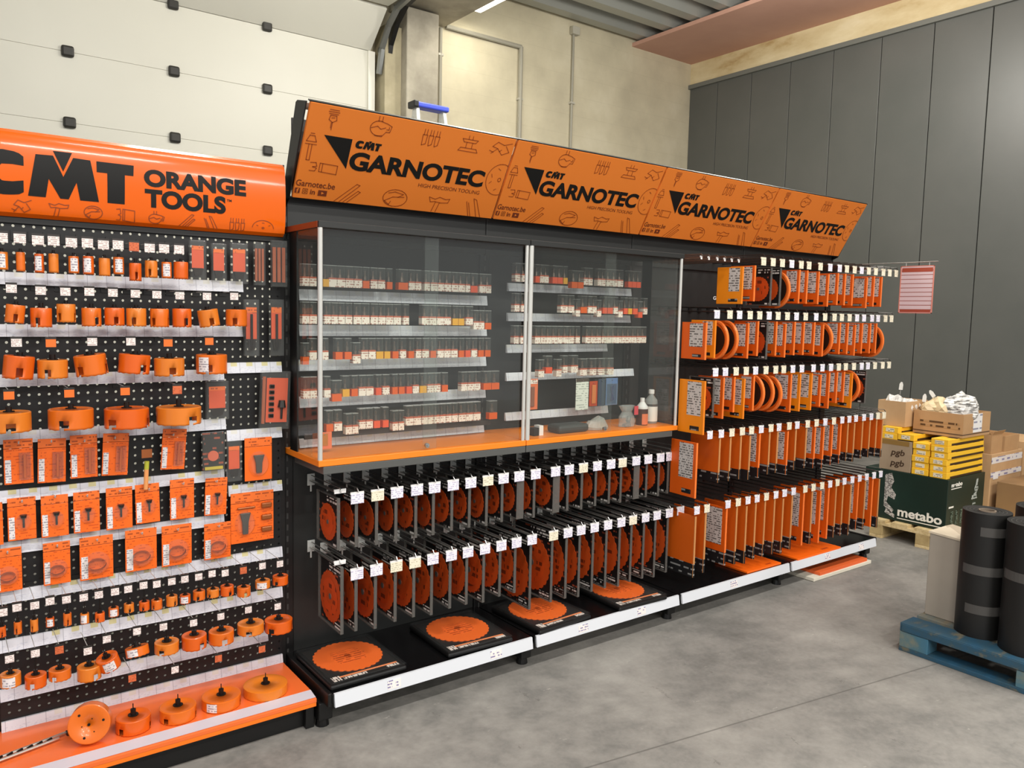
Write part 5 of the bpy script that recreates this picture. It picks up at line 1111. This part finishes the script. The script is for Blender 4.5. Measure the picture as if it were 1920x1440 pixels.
MB().box(-.001, .0, .018, 0, .36, .026).box(.0, -.001, .018, .44, 0, .026).make('dark_seam', mat('seam_brown', '5a4330', .7), c)
MB().box(.16, -.0016, .03, .30, 0, .168).make('white_label', printed('white_carton_label', 'e8e6e4', '9090a0', 2, 0, .05, .25, 20, .5), c)
def bag(label, loc, s, seed, m, name='plastic_bag'):
    rnd = random.Random(seed); t = thing(name, label, 'bag', loc); bm = bmesh.new(); bmesh.ops.create_icosphere(bm, subdivisions=3, radius=1)
    for v in bm.verts:
        n = 1 + .22 * sin(5 * v.co.x + seed) * cos(6 * v.co.y) + .10 * rnd.random(); v.co = Vector((v.co.x * s[0] * n, v.co.y * s[1] * n, max(-.5, v.co.z) * s[2] * n))
    me = bpy.data.meshes.new('bag_film'); bm.to_mesh(me); bm.free(); me.materials.append(m); o = bpy.data.objects.new('bag_film', me); COL.objects.link(o); o.parent = t
    mz = min(v.co.z for v in me.vertices)
    for v in me.vertices: v.co.z -= mz
    return t
wb_ = noisy('white_film', [(.35, 'b9b6b2'), (.5, 'dedbd6'), (.7, 'efede8')], 22, .4, 3, (1, 6, 1)); crm = mat('cream_film', 'dcc69e', .5); stripe = noisy('striped_film', [(.42, '6f6d6a'), (.5, 'd8d5d0'), (.6, 'ecebe7')], 30, .4, 2, (.3, .6, 3))
bag('cream plastic bag in the open printed carton', (4.95, .06, .935), (.13, .12, .085), 3, crm)
bag('striped white plastic bag in the open printed carton', (4.98, -.065, .915), (.14, .10, .12), 8, stripe)
c2_ = open_carton('plain brown carton filled with white bags, left of the printed carton', 4.70, .205, .8525, .34, .215, .19, cb2, t_=.008)
bag('white plastic bag bulging from the plain brown carton', (4.80, .345, .955), (.08, .07, .075), 5, wb_)
bag('grey-white bag at the right of the plain brown carton', (4.83, .255, .960), (.08, .055, .06), 11, wb_)
spk = mat('white_plastic_tag', 'e9e8e4', .4)
for i, (x, y, z, ax, az) in enumerate([(4.85, .33, 1.14, .5, .1), (4.9, .17, 1.06, .2, -.3), (4.9, .20, 1.02, .9, .4), (4.95, .12, 1.10, 1.0, .2), (4.92, .05, 1.035, .1, .1), (4.92, -.01, 1.06, -.2, 0), (4.95, -.10, .99, 1.0, .2)], 1):
    o = thing('cable_tag', 'white pointed plastic tag sticking up from the bags, %s from the left' % nth(i), 'tag', (x, y, z - .02), 0, 'white tags above the cartons'); o.rotation_euler = (0 if i not in (3, 4, 7) else -.7, .15, 0)
    MB().prism([(0, -.014, 0), (0, .014, 0), (0, .014, .045), (0, .004, .062), (0, -.006, .060), (0, -.014, .04)], (.004, 0, 0)).make('plate', spk, o); MB().tube([(.002, 0, -.12), (.002, 0, 0)], .0025, 5).make('stem', mat('tag_stem', '8d8a86', .4), o)
# cartons standing further back by the grey wall
t = thing('carton', 'tall tan carton with white tape, behind the dark green carton', 'box', (5.42, -.13, 0)); MB().box(0, 0, 0, .56, .5, .63).make('carton_body', cb2, t, bevel=.004)
MB().box(-.002, -.002, .555, .562, 0, .605).box(-.002, -.0025, .445, .562, -.0005, .487).make('white_tape', printed('printed_tape', 'ded9d6', '8a86a8', 2, 0, .03, .5, 14, .52), t)
MB().box(.04, -.004, .43, .13, -.0026, .475).make('paper_label', WHITE, t)
c = open_carton('small open carton with raised flap on the taped carton, left one', 5.44, -.11, .631, .20, .22, .15, cb_, [([(0, 0, .15), (.20, 0, .15), (.20, -.02, .18), (0, -.02, .18)], (0, .004, .0)), ([(0, 0, .15), (0, .22, .15), (-.03, .22, .22), (-.03, .05, .22)], (.004, 0, 0))])
c = open_carton('small open carton with raised flap on the taped carton, right one', 5.66, -.12, .631, .27, .24, .125, cb_, [([(0, .24, .125), (.27, .24, .125), (.22, .26, .20), (.02, .26, .19)], (0, .004, 0))])
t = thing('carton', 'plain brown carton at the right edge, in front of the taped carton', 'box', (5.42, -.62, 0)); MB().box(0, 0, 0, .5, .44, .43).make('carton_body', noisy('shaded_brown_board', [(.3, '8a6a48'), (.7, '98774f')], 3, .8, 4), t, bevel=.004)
MB().box(-.003, -.003, .428, .503, .22, .434).make('flap', mat('pale_flap', 'dcc9ae', .7), t)
t = thing('yellow_box', 'yellow box on the plain brown carton at the right edge', 'box', (5.60, -.56, .4345)); MB().box(0, 0, 0, .3, .2, .14).make('carton_body', yell, t, bevel=.003); MB().box(-.001, .02, .02, 0, .18, .05).make('dark_stripe', ydark, t)
t = thing('carton', 'far brown carton at the right edge of the photo by the grey wall', 'box', (6.05, -.12, 0)); MB().box(0, 0, 0, .5, .5, .68).make('carton_body', cb2, t, bevel=.004); MB().box(-.001, -.002, .60, .5, 0, .65).make('white_tape', WHITE, t)
